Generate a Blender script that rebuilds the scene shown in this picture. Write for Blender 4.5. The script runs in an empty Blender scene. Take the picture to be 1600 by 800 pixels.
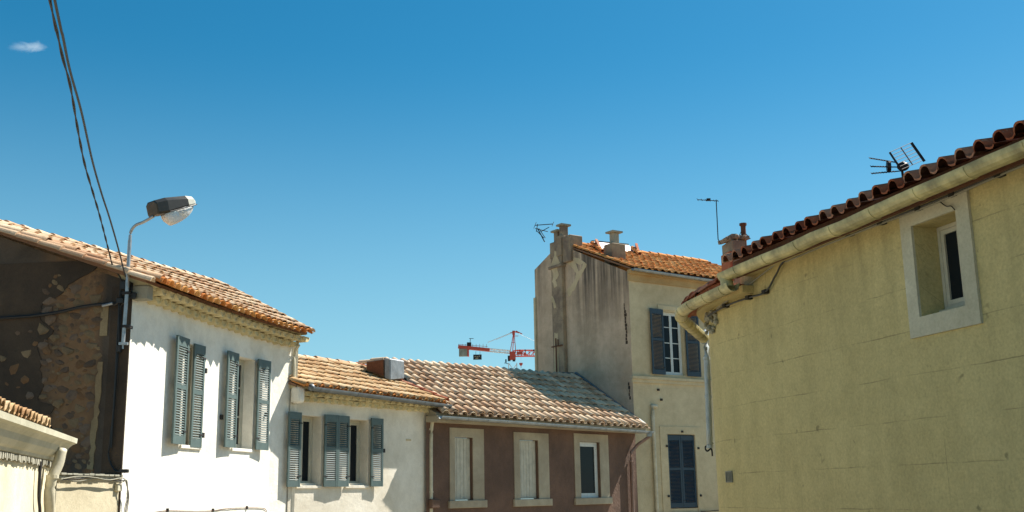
import bpy, bmesh, math, random
from mathutils import Vector, Matrix, noise
random.seed(7)
S = bpy.context.scene
COL = S.collection
R = math.radians
EYE = 4.2            # height of the photographer's eye above the lower street (the street climbs to the camera)
# ------------------------------------------------------------------ camera
F, PITCH, ROLL = 1700.0, R(12.4), R(1.0)
fw = Vector((0, math.cos(PITCH), math.sin(PITCH)))
up = Vector((0, -math.sin(PITCH), math.cos(PITCH)))
rt = Vector((1, 0, 0))
cr, sr = math.cos(ROLL), math.sin(ROLL)
cd = bpy.data.cameras.new('camera'); cam = bpy.data.objects.new('camera', cd); COL.objects.link(cam)
cx = rt*cr - up*sr; cy = rt*sr + up*cr
cam.matrix_world = Matrix(((cx.x, cy.x, -fw.x, 0), (cx.y, cy.y, -fw.y, 0), (cx.z, cy.z, -fw.z, EYE), (0, 0, 0, 1)))
cd.sensor_width = 36; cd.lens = F/1600*36; cd.clip_end = 3000; cd.clip_start = .05
S.camera = cam
# ------------------------------------------------------------------ sky, sun, exposure
SUN_AZ, SUN_EL = R(54), R(50)
w = bpy.data.worlds.new('World'); S.world = w; w.use_nodes = True
nt = w.node_tree; bg = nt.nodes['Background']
sk = nt.nodes.new('ShaderNodeTexSky'); sk.sky_type = 'NISHITA'; sk.sun_disc = False
sk.sun_elevation = SUN_EL; sk.sun_rotation = SUN_AZ
sk.altitude = 0; sk.air_density = 1.0; sk.dust_density = .25; sk.ozone_density = 3.0
hs = nt.nodes.new('ShaderNodeHueSaturation'); hs.inputs['Saturation'].default_value = 1.4; hs.inputs['Hue'].default_value = .485
nt.links.new(sk.outputs[0], hs.inputs['Color']); tn = nt.nodes.new('ShaderNodeMix'); tn.data_type = 'RGBA'; tn.blend_type = 'MULTIPLY'; tn.inputs[0].default_value = 1
tn.inputs[7].default_value = (.88, 1.06, 1.02, 1)      # the film's cyan cast
nt.links.new(hs.outputs[0], tn.inputs[6]); 
gm = nt.nodes.new('ShaderNodeTexCoord'); sx = nt.nodes.new('ShaderNodeSeparateXYZ'); nt.links.new(gm.outputs['Generated'], sx.inputs[0])
mr = nt.nodes.new('ShaderNodeMapRange'); mr.inputs[1].default_value = .40; mr.inputs[2].default_value = 0; mr.interpolation_type = 'SMOOTHSTEP'; nt.links.new(sx.outputs[2], mr.inputs[0])
ml = nt.nodes.new('ShaderNodeMath'); ml.operation = 'MULTIPLY'; ml.inputs[1].default_value = .62; nt.links.new(mr.outputs[0], ml.inputs[0])
hz_ = nt.nodes.new('ShaderNodeMix'); hz_.data_type = 'RGBA'; hz_.inputs[7].default_value = (3.9, 6.9, 8.2, 1)      # pale low haze, the same all round the horizon
nt.links.new(ml.outputs[0], hz_.inputs[0]); nt.links.new(tn.outputs[2], hz_.inputs[6]); nt.links.new(hz_.outputs[2], bg.inputs[0])
bg.inputs[1].default_value = 0.05
sl = bpy.data.lights.new('sun', 'SUN'); sl.energy = 5.0; sl.angle = R(.5); sl.color = (1, .94, .84)
so = bpy.data.objects.new('sun', sl); COL.objects.link(so)
sv = Vector((math.sin(SUN_AZ)*math.cos(SUN_EL), math.cos(SUN_AZ)*math.cos(SUN_EL), math.sin(SUN_EL)))
so.rotation_euler = sv.to_track_quat('Z', 'Y').to_euler(); so.location = (20, 20, 40)
S.view_settings.view_transform = 'Standard'; S.view_settings.look = 'None'
S.view_settings.exposure = 1.12; S.view_settings.gamma = 1
S.render.engine = 'CYCLES'
S.cycles.max_bounces = 6
# ------------------------------------------------------------------ point helpers (eye-relative coordinates, lifted by EYE at the end)
def ray(px, py):
    a, b = px-800, 400-py
    return fw*F + rt*(a*cr+b*sr) + up*(-a*sr+b*cr)
def at_h(px, py, h): d = ray(px, py); return d*(h/d.z)
def at_y(px, py, y): d = ray(px, py); return d*(y/d.y)
def dirn(az): return Vector((math.sin(R(az)), math.cos(R(az)), 0))
class Wall:
    """a facade: plan polyline, side=+1 faces right of its direction"""
    def __init__(s, pts, side=1):
        s.p = [Vector((p[0], p[1], 0)) for p in pts]; s.side = side
        s.l = [0]
        for a, b in zip(s.p, s.p[1:]): s.l.append(s.l[-1]+(b-a).length)
        s.L = s.l[-1]
    def fr(s, t):
        i = 0
        while i < len(s.p)-2 and t > s.l[i+1]: i += 1
        d = (s.p[i+1]-s.p[i]).normalized()
        n = Vector((d.y, -d.x, 0))*s.side
        return s.p[i]+d*(t-s.l[i]), d, n
    def nrm(s, t, e=.25):
        n = s.fr(t-e)[2]+s.fr(t+e)[2]; return n.normalized()
    def P(s, t, z, n=0):
        o, d, _ = s.fr(t); v = o + (s.nrm(t) if len(s.p) > 2 else _)*n
        return Vector((v.x, v.y, z))
    def px(s, x, y, n=0):
        d = ray(x, y)
        for i in range(len(s.p)-1):
            a, b = s.p[i], s.p[i+1]; u = (b-a).normalized(); nn = Vector((u.y, -u.x, 0))*s.side
            q = a+nn*n; k = q.dot(nn)/d.dot(nn); h = d*k; t = (h-q).dot(u)
            if (t >= -1e-6 or i == 0) and (t <= (b-a).length or i == len(s.p)-2): return s.l[i]+t, h.z
def straight(p0, az, L, side=1):
    p0 = Vector((p0[0], p0[1], 0)); return Wall([p0, p0+dirn(az)*L], side)
# ------------------------------------------------------------------ object helpers
WP = {}
def thing(name, label, cat, loc=(0, 0, 0), group=None):
    o = bpy.data.objects.new(name, None); COL.objects.link(o); o.location = loc; o.empty_display_size = .2
    o['label'] = label; o['category'] = cat
    if group: o['group'] = group
    WP[o.name] = Vector(loc); return o
def link(o, parent):
    COL.objects.link(o)
    if parent is not None:
        o.parent = parent; o.matrix_parent_inverse = Matrix.Translation(-WP[parent.name])
    return o
def obj(name, bm, mat, parent=None, label=None, kind=None, smooth=False, recalc=True):
    if recalc: bmesh.ops.recalc_face_normals(bm, faces=bm.faces)
    me = bpy.data.meshes.new(name)
    lo = Vector((1e9,)*3); hi = -lo
    for v in bm.verts:
        for k in range(3): lo[k] = min(lo[k], v.co[k]); hi[k] = max(hi[k], v.co[k])
    c = (lo+hi)/2
    if parent is None: c.z = lo.z
    bmesh.ops.translate(bm, verts=bm.verts, vec=-c)
    if smooth:
        for f in bm.faces: f.smooth = True
    bm.to_mesh(me); bm.free(); me.materials.append(mat)
    o = bpy.data.objects.new(name, me); o.location = c; link(o, parent); WP[o.name] = c.copy()
    if label: o['label'] = label
    if kind: o['kind'] = kind
    return o
def tag(o, label, cat, group=None):
    o['label'] = label; o['category'] = cat
    if group: o['group'] = group
    return o
def inst(name, me, mw, parent):
    o = bpy.data.objects.new(name, me); link(o, parent); o.matrix_basis = mw
    WP[o.name] = mw.to_translation(); return o
NB = bmesh.new
def hexa(bm, c):
    v = [bm.verts.new(p) for p in c]
    for f in ((0,1,2,3),(7,6,5,4),(0,4,5,1),(1,5,6,2),(2,6,7,3),(3,7,4,0)): bm.faces.new([v[i] for i in f])
    return v
def box(bm, c, s, rz=0, tilt=None):
    m = Matrix.Rotation(rz, 3, 'Z')
    if tilt: m = m @ tilt
    c = Vector(c); x, y, z = s[0]/2, s[1]/2, s[2]/2
    hexa(bm, [c+m@Vector(q) for q in ((-x,-y,-z),(x,-y,-z),(x,y,-z),(-x,y,-z),(-x,-y,z),(x,-y,z),(x,y,z),(-x,y,z))])
def wbox(bm, W, s0, s1, z0, z1, n0, n1):
    hexa(bm, [W.P(s0,z0,n0), W.P(s1,z0,n0), W.P(s1,z0,n1), W.P(s0,z0,n1), W.P(s0,z1,n0), W.P(s1,z1,n0), W.P(s1,z1,n1), W.P(s0,z1,n1)])
def bevel(bm, w, seg=1):
    bmesh.ops.bevel(bm, geom=list(bm.edges), offset=w, segments=seg, profile=.6, affect='EDGES'); return bm
def bar(bm, a, b, w, h=None, upv=Vector((0, 0, 1))):
    a, b = Vector(a), Vector(b); d = (b-a).normalized(); h = h or w
    x = d.cross(upv)
    if x.length < 1e-3: x = d.cross(Vector((1, 0, 0)))
    x.normalize(); y = x.cross(d).normalized(); x *= w/2; y *= h/2
    hexa(bm, [a-x-y, a+x-y, a+x+y, a-x+y, b-x-y, b+x-y, b+x+y, b-x+y])
def smooth_path(pts, n=6):
    pts = [Vector(p) for p in pts]; out = []
    P = [pts[0]*2-pts[1]]+pts+[pts[-1]*2-pts[-2]]
    for i in range(1, len(P)-2):
        for k in range(n):
            t = k/n; a, b, c, d = P[i-1], P[i], P[i+1], P[i+2]
            out.append(.5*((2*b)+(c-a)*t+(2*a-5*b+4*c-d)*t*t+(3*b-a-3*c+d)*t**3))
    out.append(pts[-1]); return out
def sweep(bm, path, prof, upv=Vector((0, 0, 1)), closed=True, cap=True):
    """prof: list of (side, up) offsets"""
    rings = []; path = [Vector(p) for p in path]
    for i, p in enumerate(path):
        a = path[max(i-1, 0)]; b = path[min(i+1, len(path)-1)]; d = (b-a).normalized()
        x = d.cross(upv)
        if x.length < .05: x = d.cross(Vector((1, 0, 0)))
        x.normalize(); y = x.cross(d).normalized()
        k = 1
        rings.append([bm.verts.new(p+x*u*k+y*v) for u, v in prof])
    m = len(prof)
    for a, b in zip(rings, rings[1:]):
        for j in range(m if closed else m-1):
            bm.faces.new((a[j], a[(j+1) % m], b[(j+1) % m], b[j]))
    if cap and closed:
        bm.faces.new(rings[0][::-1]); bm.faces.new(rings[-1])
def tube(bm, path, r, seg=8):
    sweep(bm, path, [(r*math.cos(2*math.pi*k/seg), r*math.sin(2*math.pi*k/seg)) for k in range(seg)])
def wall_mesh(W, z0, top, openings=(), depth=.25, extra=(), step=.6, zstep=None):
    """one sheet with real openings and reveals; top is a number or function of s. UV in metres"""
    bm = NB(); uv = bm.loops.layers.uv.new('UVMap')
    tf = top if callable(top) else (lambda s: top)
    ss = set([0, W.L]+list(W.l)+list(extra)); zs = {z0}
    for o in openings: ss |= {o[0], o[1]}; zs |= {o[2], o[3]}
    k = 0
    while k < W.L: ss.add(k); k += step
    ss = sorted(s for s in ss if 0 <= s <= W.L); ss = [s for i, s in enumerate(ss) if i == 0 or s-ss[i-1] > 1e-3 or any(abs(s-q) < 1e-9 for o in openings for q in o[:2])]
    zs = sorted(zs)
    def quad(ps, uvs):
        f = bm.faces.new([bm.verts.new(p) for p in ps])
        for l, q in zip(f.loops, uvs): l[uv].uv = q
    for a, b in zip(ss, ss[1:]):
        if b-a < 1e-6: continue
        zz = zs+[None]
        for j in range(len(zs)):
            za = zs[j]; lo = (za, za)
            hi = (zs[j+1],)*2 if j+1 < len(zs) else (tf(a), tf(b))
            mid, mz = (a+b)/2, (lo[0]+min(hi[0], lo[0]+.01))/2
            if any(o[0]-1e-6 <= a and b <= o[1]+1e-6 and o[2]-1e-6 <= za < o[3]-1e-6 for o in openings): continue
            if hi[0] <= lo[0]+1e-6 and hi[1] <= lo[1]+1e-6: continue
            quad([W.P(a, lo[0]), W.P(b, lo[1]), W.P(b, hi[1]), W.P(a, hi[0])], [(a, lo[0]), (b, lo[1]), (b, hi[1]), (a, hi[0])])
    for o in openings:
        a, b, c, d = o[:4]; dp = o[4] if len(o) > 4 else depth
        for (s0, y0, s1, y1) in ((a, c, a, d), (a, d, b, d), (b, d, b, c), (b, c, a, c)):
            quad([W.P(s0, y0), W.P(s1, y1), W.P(s1, y1, -dp), W.P(s0, y0, -dp)], [(s0, y0), (s1, y1), (s1+.3, y1+.2), (s0+.3, y0+.2)])
    bmesh.ops.remove_doubles(bm, verts=bm.verts, dist=1e-4)
    return bm
def poly_prism(bm, base, z0, z1):
    a = [bm.verts.new((p[0], p[1], z0)) for p in base]; b = [bm.verts.new((p[0], p[1], z1)) for p in base]
    n = len(base); bm.faces.new(a[::-1]); bm.faces.new(b)
    for i in range(n): bm.faces.new((a[i], a[(i+1) % n], b[(i+1) % n], b[i]))
def slab(bm, pts, th, d=Vector((0, 0, -1))):
    a = [bm.verts.new(p) for p in pts]; b = [bm.verts.new(Vector(p)+d*th) for p in pts]; n = len(pts)
    bm.faces.new(a); bm.faces.new(b[::-1])
    for i in range(n): bm.faces.new((a[i], b[i], b[(i+1) % n], a[(i+1) % n]))
# ------------------------------------------------------------------ materials
def mat(name): m = bpy.data.materials.new(name); m.use_nodes = True; return m, m.node_tree, m.node_tree.nodes['Principled BSDF']
def N(t, kind, **kw):
    n = t.nodes.new('ShaderNode'+kind)
    for k, v in kw.items():
        if k in n.inputs: n.inputs[k].default_value = v
        else: setattr(n, k, v)
    return n
def L(t, a, b): t.links.new(a, b)
def coords(t, uv=False, scale=(1, 1, 1)):
    c = N(t, 'TexCoord'); m = N(t, 'Mapping'); m.inputs['Scale'].default_value = scale
    if uv: L(t, c.outputs['UV'], m.inputs[0])
    else:
        g = N(t, 'NewGeometry'); L(t, g.outputs['Position'], m.inputs[0])
    return m.outputs[0]
def ramp(t, src, a, b, ca=(0, 0, 0, 1), cb=(1, 1, 1, 1)):
    r = N(t, 'ValToRGB'); e = r.color_ramp.elements
    e[0].position = a; e[0].color = ca; e[1].position = b; e[1].color = cb
    L(t, src, r.inputs[0]); return r.outputs[0]
def mix(t, fac, a, b, mode='MIX'):
    m = N(t, 'Mix', data_type='RGBA', blend_type=mode)
    for sock, v in ((m.inputs[0], fac), (m.inputs[6], a), (m.inputs[7], b)):
        if hasattr(v, 'links'): L(t, v, sock)
        elif isinstance(v, (int, float)): sock.default_value = v
        else: sock.default_value = (v[0], v[1], v[2], 1)
    return m.outputs[2]
def nz(t, vec, sc, det=5, rough=.6, dist=0):
    n = N(t, 'TexNoise', Scale=sc, Detail=det, Roughness=rough, Distortion=dist); L(t, vec, n.inputs['Vector']); return n.outputs['Fac']
def mth(t, op, a, b=0, c=None):
    m = N(t, 'Math', operation=op)
    for i, v in enumerate((a, b, c)):
        if v is None: continue
        if hasattr(v, 'links'): L(t, v, m.inputs[i])
        else: m.inputs[i].default_value = v
    return m.outputs[0]
def bump(t, b, h, st=.3, dist=.01):
    n = N(t, 'Bump', Strength=st, Distance=dist); L(t, h, n.inputs['Height']); L(t, n.outputs[0], b.inputs['Normal'])
def plaster(name, col, dark=None, grain=.25, rough=.9, bs=.35, extra=None, lo=.38, hi=.68):
    m, t, b = mat(name); v = coords(t)
    dark = dark or [c*.7 for c in col]
    big = nz(t, v, .9, 6, .65, .3); c = mix(t, ramp(t, big, lo, hi), dark, col)
    fine = nz(t, v, 38, 4, .7); c = mix(t, grain, c, ramp(t, fine, .3, .7, (.45, .45, .45, 1), (1, 1, 1, 1)), 'MULTIPLY')
    sp = nz(t, v, 5, 3, .7); c = mix(t, .22, c, ramp(t, sp, .35, .6, (.6, .58, .54, 1), (1, 1, 1, 1)), 'MULTIPLY')
    if extra: c = extra(t, c, v)
    L(t, c, b.inputs['Base Color']); b.inputs['Roughness'].default_value = rough
    h = mth(t, 'ADD', mth(t, 'MULTIPLY', fine, .5), nz(t, v, 9, 5, .6))
    bump(t, b, h, bs, .02); return m
def streaks(s0, s1, z0, z1, col=(.05, .045, .04), amt=.85, sc=(5, .35, 1)):
    def f(t, c, v):
        uvv = coords(t, True, sc); n = nz(t, uvv, 1.6, 5, .6, .2)
        tc = N(t, 'TexCoord'); sep = N(t, 'SeparateXYZ'); L(t, tc.outputs['UV'], sep.inputs[0])
        a = ramp(t, mth(t, 'DIVIDE', mth(t, 'SUBTRACT', sep.outputs[1], z0), z1-z0), 0, 1)
        e1 = N(t, 'MapRange'); e1.inputs[1].default_value = s0; e1.inputs[2].default_value = s1; L(t, sep.outputs[0], e1.inputs[0])
        k = mth(t, 'MULTIPLY', mth(t, 'MULTIPLY', a, e1.outputs[0]), ramp(t, n, .36, .56))
        return mix(t, mth(t, 'MULTIPLY', k, amt), c, col)
    return f
def tile_mat(name, cols, rough=.85):
    """cols: 3 base colours mixed by a random value for each tile"""
    m, t, b = mat(name); oi = N(t, 'ObjectInfo'); v = coords(t)
    r = N(t, 'ValToRGB'); e = r.color_ramp.elements
    e[0].position = 0; e[0].color = (*cols[0], 1); e[1].position = 1; e[1].color = (*cols[2], 1)
    q = e.new(.5); q.color = (*cols[1], 1)
    isl = N(t, 'NewGeometry'); rnd = mth(t, 'FRACT', mth(t, 'ADD', oi.outputs['Random'], isl.outputs['Random Per Island']))
    L(t, rnd, r.inputs[0])
    n = nz(t, v, 7, 6, .7, .4)
    c = mix(t, mth(t, 'MULTIPLY', ramp(t, n, .5, .75), .6), r.outputs[0], [x*.45 for x in cols[1]])
    n2 = nz(t, v, 23, 4, .7); c = mix(t, mth(t, 'MULTIPLY', ramp(t, n2, .58, .8), .6), c, (.62, .55, .42))
    n3 = nz(t, v, 60, 3, .7); c = mix(t, .35, c, ramp(t, n3, .3, .7, (.5, .5, .5, 1), (1, 1, 1, 1)), 'MULTIPLY')
    L(t, c, b.inputs['Base Color']); b.inputs['Roughness'].default_value = rough; b.inputs['Specular IOR Level'].default_value = .08
    bump(t, b, mth(t, 'ADD', n2, n3), .4, .01); return m
def simple(name, col, rough=.6, metal=0, var=.25, sc=12, bs=.15):
    m, t, b = mat(name); v = coords(t); n = nz(t, v, sc, 5, .65)
    L(t, mix(t, ramp(t, n, .35, .7), [c*(1-var) for c in col], col), b.inputs['Base Color'])
    b.inputs['Roughness'].default_value = rough; b.inputs['Metallic'].default_value = metal
    bump(t, b, n, bs, .01); return m
def glass_mat(name, col=(.012, .016, .02)):
    m, t, b = mat(name); b.inputs['Base Color'].default_value = (*col, 1); b.inputs['Roughness'].default_value = .12; b.inputs['Specular IOR Level'].default_value = .1
    v = coords(t); bump(t, b, nz(t, v, 1.5, 2), .06, .02); return m
M = {}
M['white_render'] = plaster('white_render', (.86, .83, .74), (.76, .72, .62), .16, hi=.5, bs=.5)
M['cream_render'] = plaster('cream_render', (.84, .79, .68), (.70, .64, .52), .2)
M['brown_render'] = plaster('brown_render', (.19, .108, .072), (.12, .07, .048), .45, bs=.8)
M['surround'] = plaster('surround', (.46, .40, .29), (.33, .28, .20), .25)
def tallx(t, c, v):
    return streaks(0, .6, 5.2, 6.6, (.22, .13, .05), .35, (1.2, 1.0, 1))(t, c, v)
M['tall_render'] = plaster('tall_render', (.66, .56, .36), (.52, .43, .27), .25, extra=tallx)
def gabx(t, c, v):
    c = streaks(3.0, 2.2, 4.4, 6.4, (.04, .033, .028), .85, (3.2, .10, 1))(t, c, v)
    return streaks(3.9, 4.6, 4.4, 7.4, (.05, .04, .035), .8, (2.5, .2, 1))(t, c, v)
M['gable_render'] = plaster('gable_render', (.68, .52, .37), (.50, .38, .26), .3, extra=gabx, lo=.42, hi=.62)
M['flue_render'] = plaster('flue_render', (.40, .31, .2), (.20, .15, .11), .3, lo=.42, hi=.6)
M['patch'] = plaster('patch', (.60, .49, .31), (.42, .33, .2), .25, lo=.35, hi=.55)
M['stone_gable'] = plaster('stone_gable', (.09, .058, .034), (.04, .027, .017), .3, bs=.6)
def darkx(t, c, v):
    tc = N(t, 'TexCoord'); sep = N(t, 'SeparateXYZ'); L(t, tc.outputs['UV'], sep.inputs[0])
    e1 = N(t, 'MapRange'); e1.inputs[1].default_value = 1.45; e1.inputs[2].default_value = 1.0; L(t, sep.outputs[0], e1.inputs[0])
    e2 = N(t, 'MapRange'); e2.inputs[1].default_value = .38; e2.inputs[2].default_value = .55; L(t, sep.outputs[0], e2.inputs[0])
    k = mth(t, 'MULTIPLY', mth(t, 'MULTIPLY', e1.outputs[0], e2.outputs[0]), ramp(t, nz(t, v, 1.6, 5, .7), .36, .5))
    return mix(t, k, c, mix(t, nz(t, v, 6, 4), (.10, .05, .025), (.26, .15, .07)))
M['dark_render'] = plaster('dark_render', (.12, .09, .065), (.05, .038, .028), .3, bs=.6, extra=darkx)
for i, c in enumerate(((.30, .205, .11), (.27, .14, .06), (.25, .17, .115), (.17, .11, .07))): M['stone%d' % i] = plaster('stone_%d' % i, c, [x*.55 for x in c], .35, bs=.7)
def rx(t, c, v):
    uvv = coords(t, True); sep = N(t, 'SeparateXYZ'); L(t, uvv, sep.inputs[0])
    wob = mth(t, 'MULTIPLY', mth(t, 'SUBTRACT', nz(t, v, 2.5, 3), .5), .03)
    z = mth(t, 'ADD', sep.outputs[1], wob)
    def line(val, per, off, wdt, nsc, lo_, hi_, seed):
        fr = mth(t, 'ABSOLUTE', mth(t, 'SUBTRACT', mth(t, 'FRACT', mth(t, 'DIVIDE', mth(t, 'SUBTRACT', val, off), per)), .5))
        l = mth(t, 'LESS_THAN', fr, wdt/per)
        mp = N(t, 'Mapping'); L(t, uvv, mp.inputs[0]); mp.inputs['Location'].default_value = (seed, seed*2.3, 0)
        return mth(t, 'MULTIPLY', l, ramp(t, nz(t, mp.outputs[0], nsc, 4, .7), lo_, hi_))
    h = line(z, .38, .01, .005, 1.3, .44, .62, 3)
    s = mth(t, 'ADD', sep.outputs[0], wob)
    vv = line(s, 1.35, 2.68-.675, .005, 1.1, .5, .66, 9)
    k = mth(t, 'MINIMUM', mth(t, 'ADD', h, vv), 1)
    c = mix(t, mth(t, 'MULTIPLY', k, .55), c, (.14, .115, .05))
    mp = N(t, 'Mapping'); L(t, uvv, mp.inputs[0]); mp.inputs['Scale'].default_value = (2.2, .5, 1)
    st = ramp(t, nz(t, mp.outputs[0], 1.4, 5, .7, .3), .45, .75)
    zt = N(t, 'MapRange'); zt.inputs[1].default_value = 1.2; zt.inputs[2].default_value = 2.35; L(t, sep.outputs[1], zt.inputs[0])
    c = mix(t, mth(t, 'MULTIPLY', st, mth(t, 'ADD', .3, mth(t, 'MULTIPLY', zt.outputs[0], .5))), c, (.24, .20, .09))
    spk = ramp(t, nz(t, v, 7, 2, .5), .70, .76); c = mix(t, mth(t, 'MULTIPLY', spk, .6), c, (.14, .12, .055))
    return c
M['yellow_render'] = plaster('yellow_render', (.66, .555, .26), (.57, .475, .215), .5, extra=rx, lo=.3, hi=.75, bs=.6)
M['yellow_surround'] = plaster('yellow_surround', (.64, .61, .47), (.50, .47, .34), .35)
M['genoise'] = plaster('genoise', (.72, .63, .38), (.54, .46, .26), .25)
M['tile_pink'] = tile_mat('tile_pink', ((.46, .26, .15), (.60, .41, .26), (.72, .57, .40)))
M['tile_pale'] = tile_mat('tile_pale', ((.50, .32, .20), (.68, .50, .34), (.78, .62, .44)))
M['tile_ochre'] = tile_mat('tile_ochre', ((.42, .24, .12), (.58, .39, .21), (.68, .52, .33)))
M['tile_red'] = tile_mat('tile_red', ((.50, .17, .05), (.66, .28, .08), (.72, .40, .16)))
M['tile_dark'] = tile_mat('tile_dark', ((.24, .07, .04), (.38, .13, .07), (.46, .25, .17)))
M['deck'] = simple('deck', (.22, .12, .07), .9)
M['ridge_mortar'] = plaster('ridge_mortar', (.72, .62, .5), (.55, .42, .3), .2)
M['zinc'] = simple('zinc', (.34, .37, .38), .45, .55, .4, 5)
M['zinc_dark'] = simple('zinc_dark', (.20, .22, .23), .5, .5, .4, 5)
M['lead'] = simple('lead', (.26, .29, .31), .5, .4, .4, 6)
M['pipe_cream'] = simple('pipe_cream', (.62, .57, .42), .5, 0, .3, 6)
M['pipe_grey'] = simple('pipe_grey', (.42, .48, .50), .5, .2, .3, 6)
M['pipe_brown'] = simple('pipe_brown', (.26, .16, .12), .5, 0, .3, 6)
M['gutter_yellow'] = simple('gutter_yellow', (.64, .56, .27), .5, 0, .6, 4.5)
M['shutter_blue'] = simple('shutter_blue', (.085, .13, .125), .6, 0, .2, 9)
M['shutter_navy'] = simple('shutter_navy', (.022, .05, .075), .6, 0, .3, 9)
M['shutter_pale'] = simple('shutter_pale', (.55, .52, .42), .7, 0, .25, 6)
M['frame_cream'] = simple('frame_cream', (.58, .55, .44), .6, 0, .2, 9)
M['frame_white'] = simple('frame_white', (.62, .66, .64), .5, 0, .15, 9)
M['glass'] = glass_mat('glass')
M['black'] = simple('black', (.012, .012, .012), .5, 0, .2)
M['iron'] = simple('iron', (.02, .018, .018), .8, 0, .3)
M['rust'] = simple('rust', (.16, .06, .025), .8, .1, .5, 30)
M['galv'] = simple('galv', (.42, .44, .45), .4, .6, .3, 14)
M['lamp_housing'] = simple('lamp_housing', (.014, .013, .008), .45, 0, .25)
M['lamp_cap'] = simple('lamp_cap', (.62, .60, .50), .35, .1, .2)
M['crane_red'] = simple('crane_red', (.62, .07, .03), .5, 0, .2, 2)
M['crane_white'] = simple('crane_white', (.82, .80, .76), .5, 0, .15, 2)
M['concrete'] = plaster('concrete', (.40, .38, .30), (.27, .26, .2), .3)
M['asphalt'] = plaster('paving', (.30, .26, .19), (.22, .19, .14), .3)
M['curtain'] = simple('curtain', (.35, .37, .38), .9)
m, t, b = mat('lamp_bowl'); b.inputs['Base Color'].default_value = (.85, .86, .84, 1); b.inputs['Roughness'].default_value = .18
b.inputs['Transmission Weight'].default_value = .42; b.inputs['IOR'].default_value = 1.3
v = coords(t); wv = N(t, 'TexWave', Scale=9, Distortion=.3); L(t, v, wv.inputs['Vector']); bump(t, b, wv.outputs['Fac'], .15, .01); M['bowl'] = m
# ------------------------------------------------------------------ roof tiles
def tile_mesh(name, m, p, e, h=.07, seg=7, tilt=.022, lap=1.16, flat=.35, jit=0.0, rise=0):
    """one canal tile: a barrel cover with its channel, a lip of real thickness at the lower end"""
    bm = NB(); prof = []
    bw = p*(1-flat)
    for k in range(seg+1):
        a = math.pi*(1-k/seg); prof.append((-p/2+bw/2+math.cos(a)*bw/2, math.sin(a)*h))
    for k in range(1, 4):
        q = k/3; prof.append((-p/2+bw+p*flat*q, -math.sin(q*math.pi)*h*.25))
    rows = []
    for (y, zz, wsc) in ((0, tilt+.012, 1.0), (e*lap, .0, .9)):
        rows.append([bm.verts.new(((x-(-p/2+bw/2))*(wsc if x < -p/2+bw+1e-6 else 1)+(-p/2+bw/2)+random.uniform(-jit, jit), y, z*wsc+zz+random.uniform(-jit, jit)*.5)) for x, z in prof])
    lip = [bm.verts.new((v.co.x*.96, v.co.y+.004, v.co.z-.016)) for v in rows[0]]
    for a, b_, in ((rows[0], rows[1]), (lip, rows[0])):
        for j in range(len(a)-1):
            f = bm.faces.new((a[j], a[j+1], b_[j+1], b_[j])); f.smooth = a is rows[0]
    me = bpy.data.meshes.new(name); bm.to_mesh(me); bm.free(); me.materials.append(m); return me
def roof(parent, mname, eave, ridge, nc, nr, p, e, h=.07, flat=.35, jit=.006, lift=.03, skip=None, limit=300, deckth=.05, name='roof', keep=None, rot=.02):
    """eave, ridge: functions of u in 0..1 returning points; tiles are laid on the ruled surface between them"""
    def P(u, v): return eave(u).lerp(ridge(u), v)
    bm = NB(); n = 12
    top = [[P(i/n, j) for i in range(n+1)] for j in (0, 1)]
    dk = [Vector(q)+Vector((0, 0, -.02)) for q in top[0]]+[Vector(q)+Vector((0, 0, -.02)) for q in reversed(top[1])]
    for i in range(n):
        a, b_, c, d = P(i/n, 0), P((i+1)/n, 0), P((i+1)/n, 1), P(i/n, 1)
        up_in = (d-a).normalized()*.16
        slab(bm, [q+Vector((0, 0, -.015)) for q in (a+up_in, b_+up_in, c, d)], deckth)
    ro = obj(name, bm, M['deck'], parent)
    mes = [tile_mesh('tile', M[mname], p, e, h, flat=flat, jit=jit) for _ in range(5)]
    cells = []
    for i in range(nc):
        for j in range(nr):
            if skip and skip((i+.5)/nc, (j+.5)/nr): continue
            u0, u1 = i/nc, (i+1)/nc; v0, v1 = j/nr, (j+1)/nr; um = (u0+u1)/2
            a = P(um, v0); X = P(u1, v0)-P(u0, v0); Y = P(um, v1)-a
            sx, sy = X.length/p, Y.length/e
            Yn = Y.normalized(); Z = X.cross(Yn).normalized()
            if Z.z < 0: Z = -Z
            Xn = Yn.cross(Z).normalized()
            rz = random.gauss(0, rot); rx_ = random.gauss(0, rot*.5)
            m3 = Matrix((Xn, Yn, Z)).transposed() @ Matrix.Rotation(rz, 3, 'Z') @ Matrix.Rotation(rx_, 3, 'X')
            m4 = m3.to_4x4() @ Matrix.Diagonal((sx, sy, 1, 1))
            m4.translation = a+Z*(lift-.02+random.gauss(0, .003))+Yn*random.gauss(0, .012)+(-Yn*.03)
            cells.append((a.length, m4, random.choice(mes)))
    cells.sort(key=lambda c: c[0])
    for _, m4, me in cells[:limit]: inst('tile', me, m4, ro)
    if cells[limit:]:
        bm = NB()
        for _, m4, me in cells[limit:]:
            k = len(bm.verts); bm.from_mesh(me); bm.verts.ensure_lookup_table()
            bmesh.ops.transform(bm, matrix=m4, verts=bm.verts[k:])
        o = obj('tile_field', bm, M[mname], ro, kind='stuff', recalc=False)
    return ro
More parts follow.
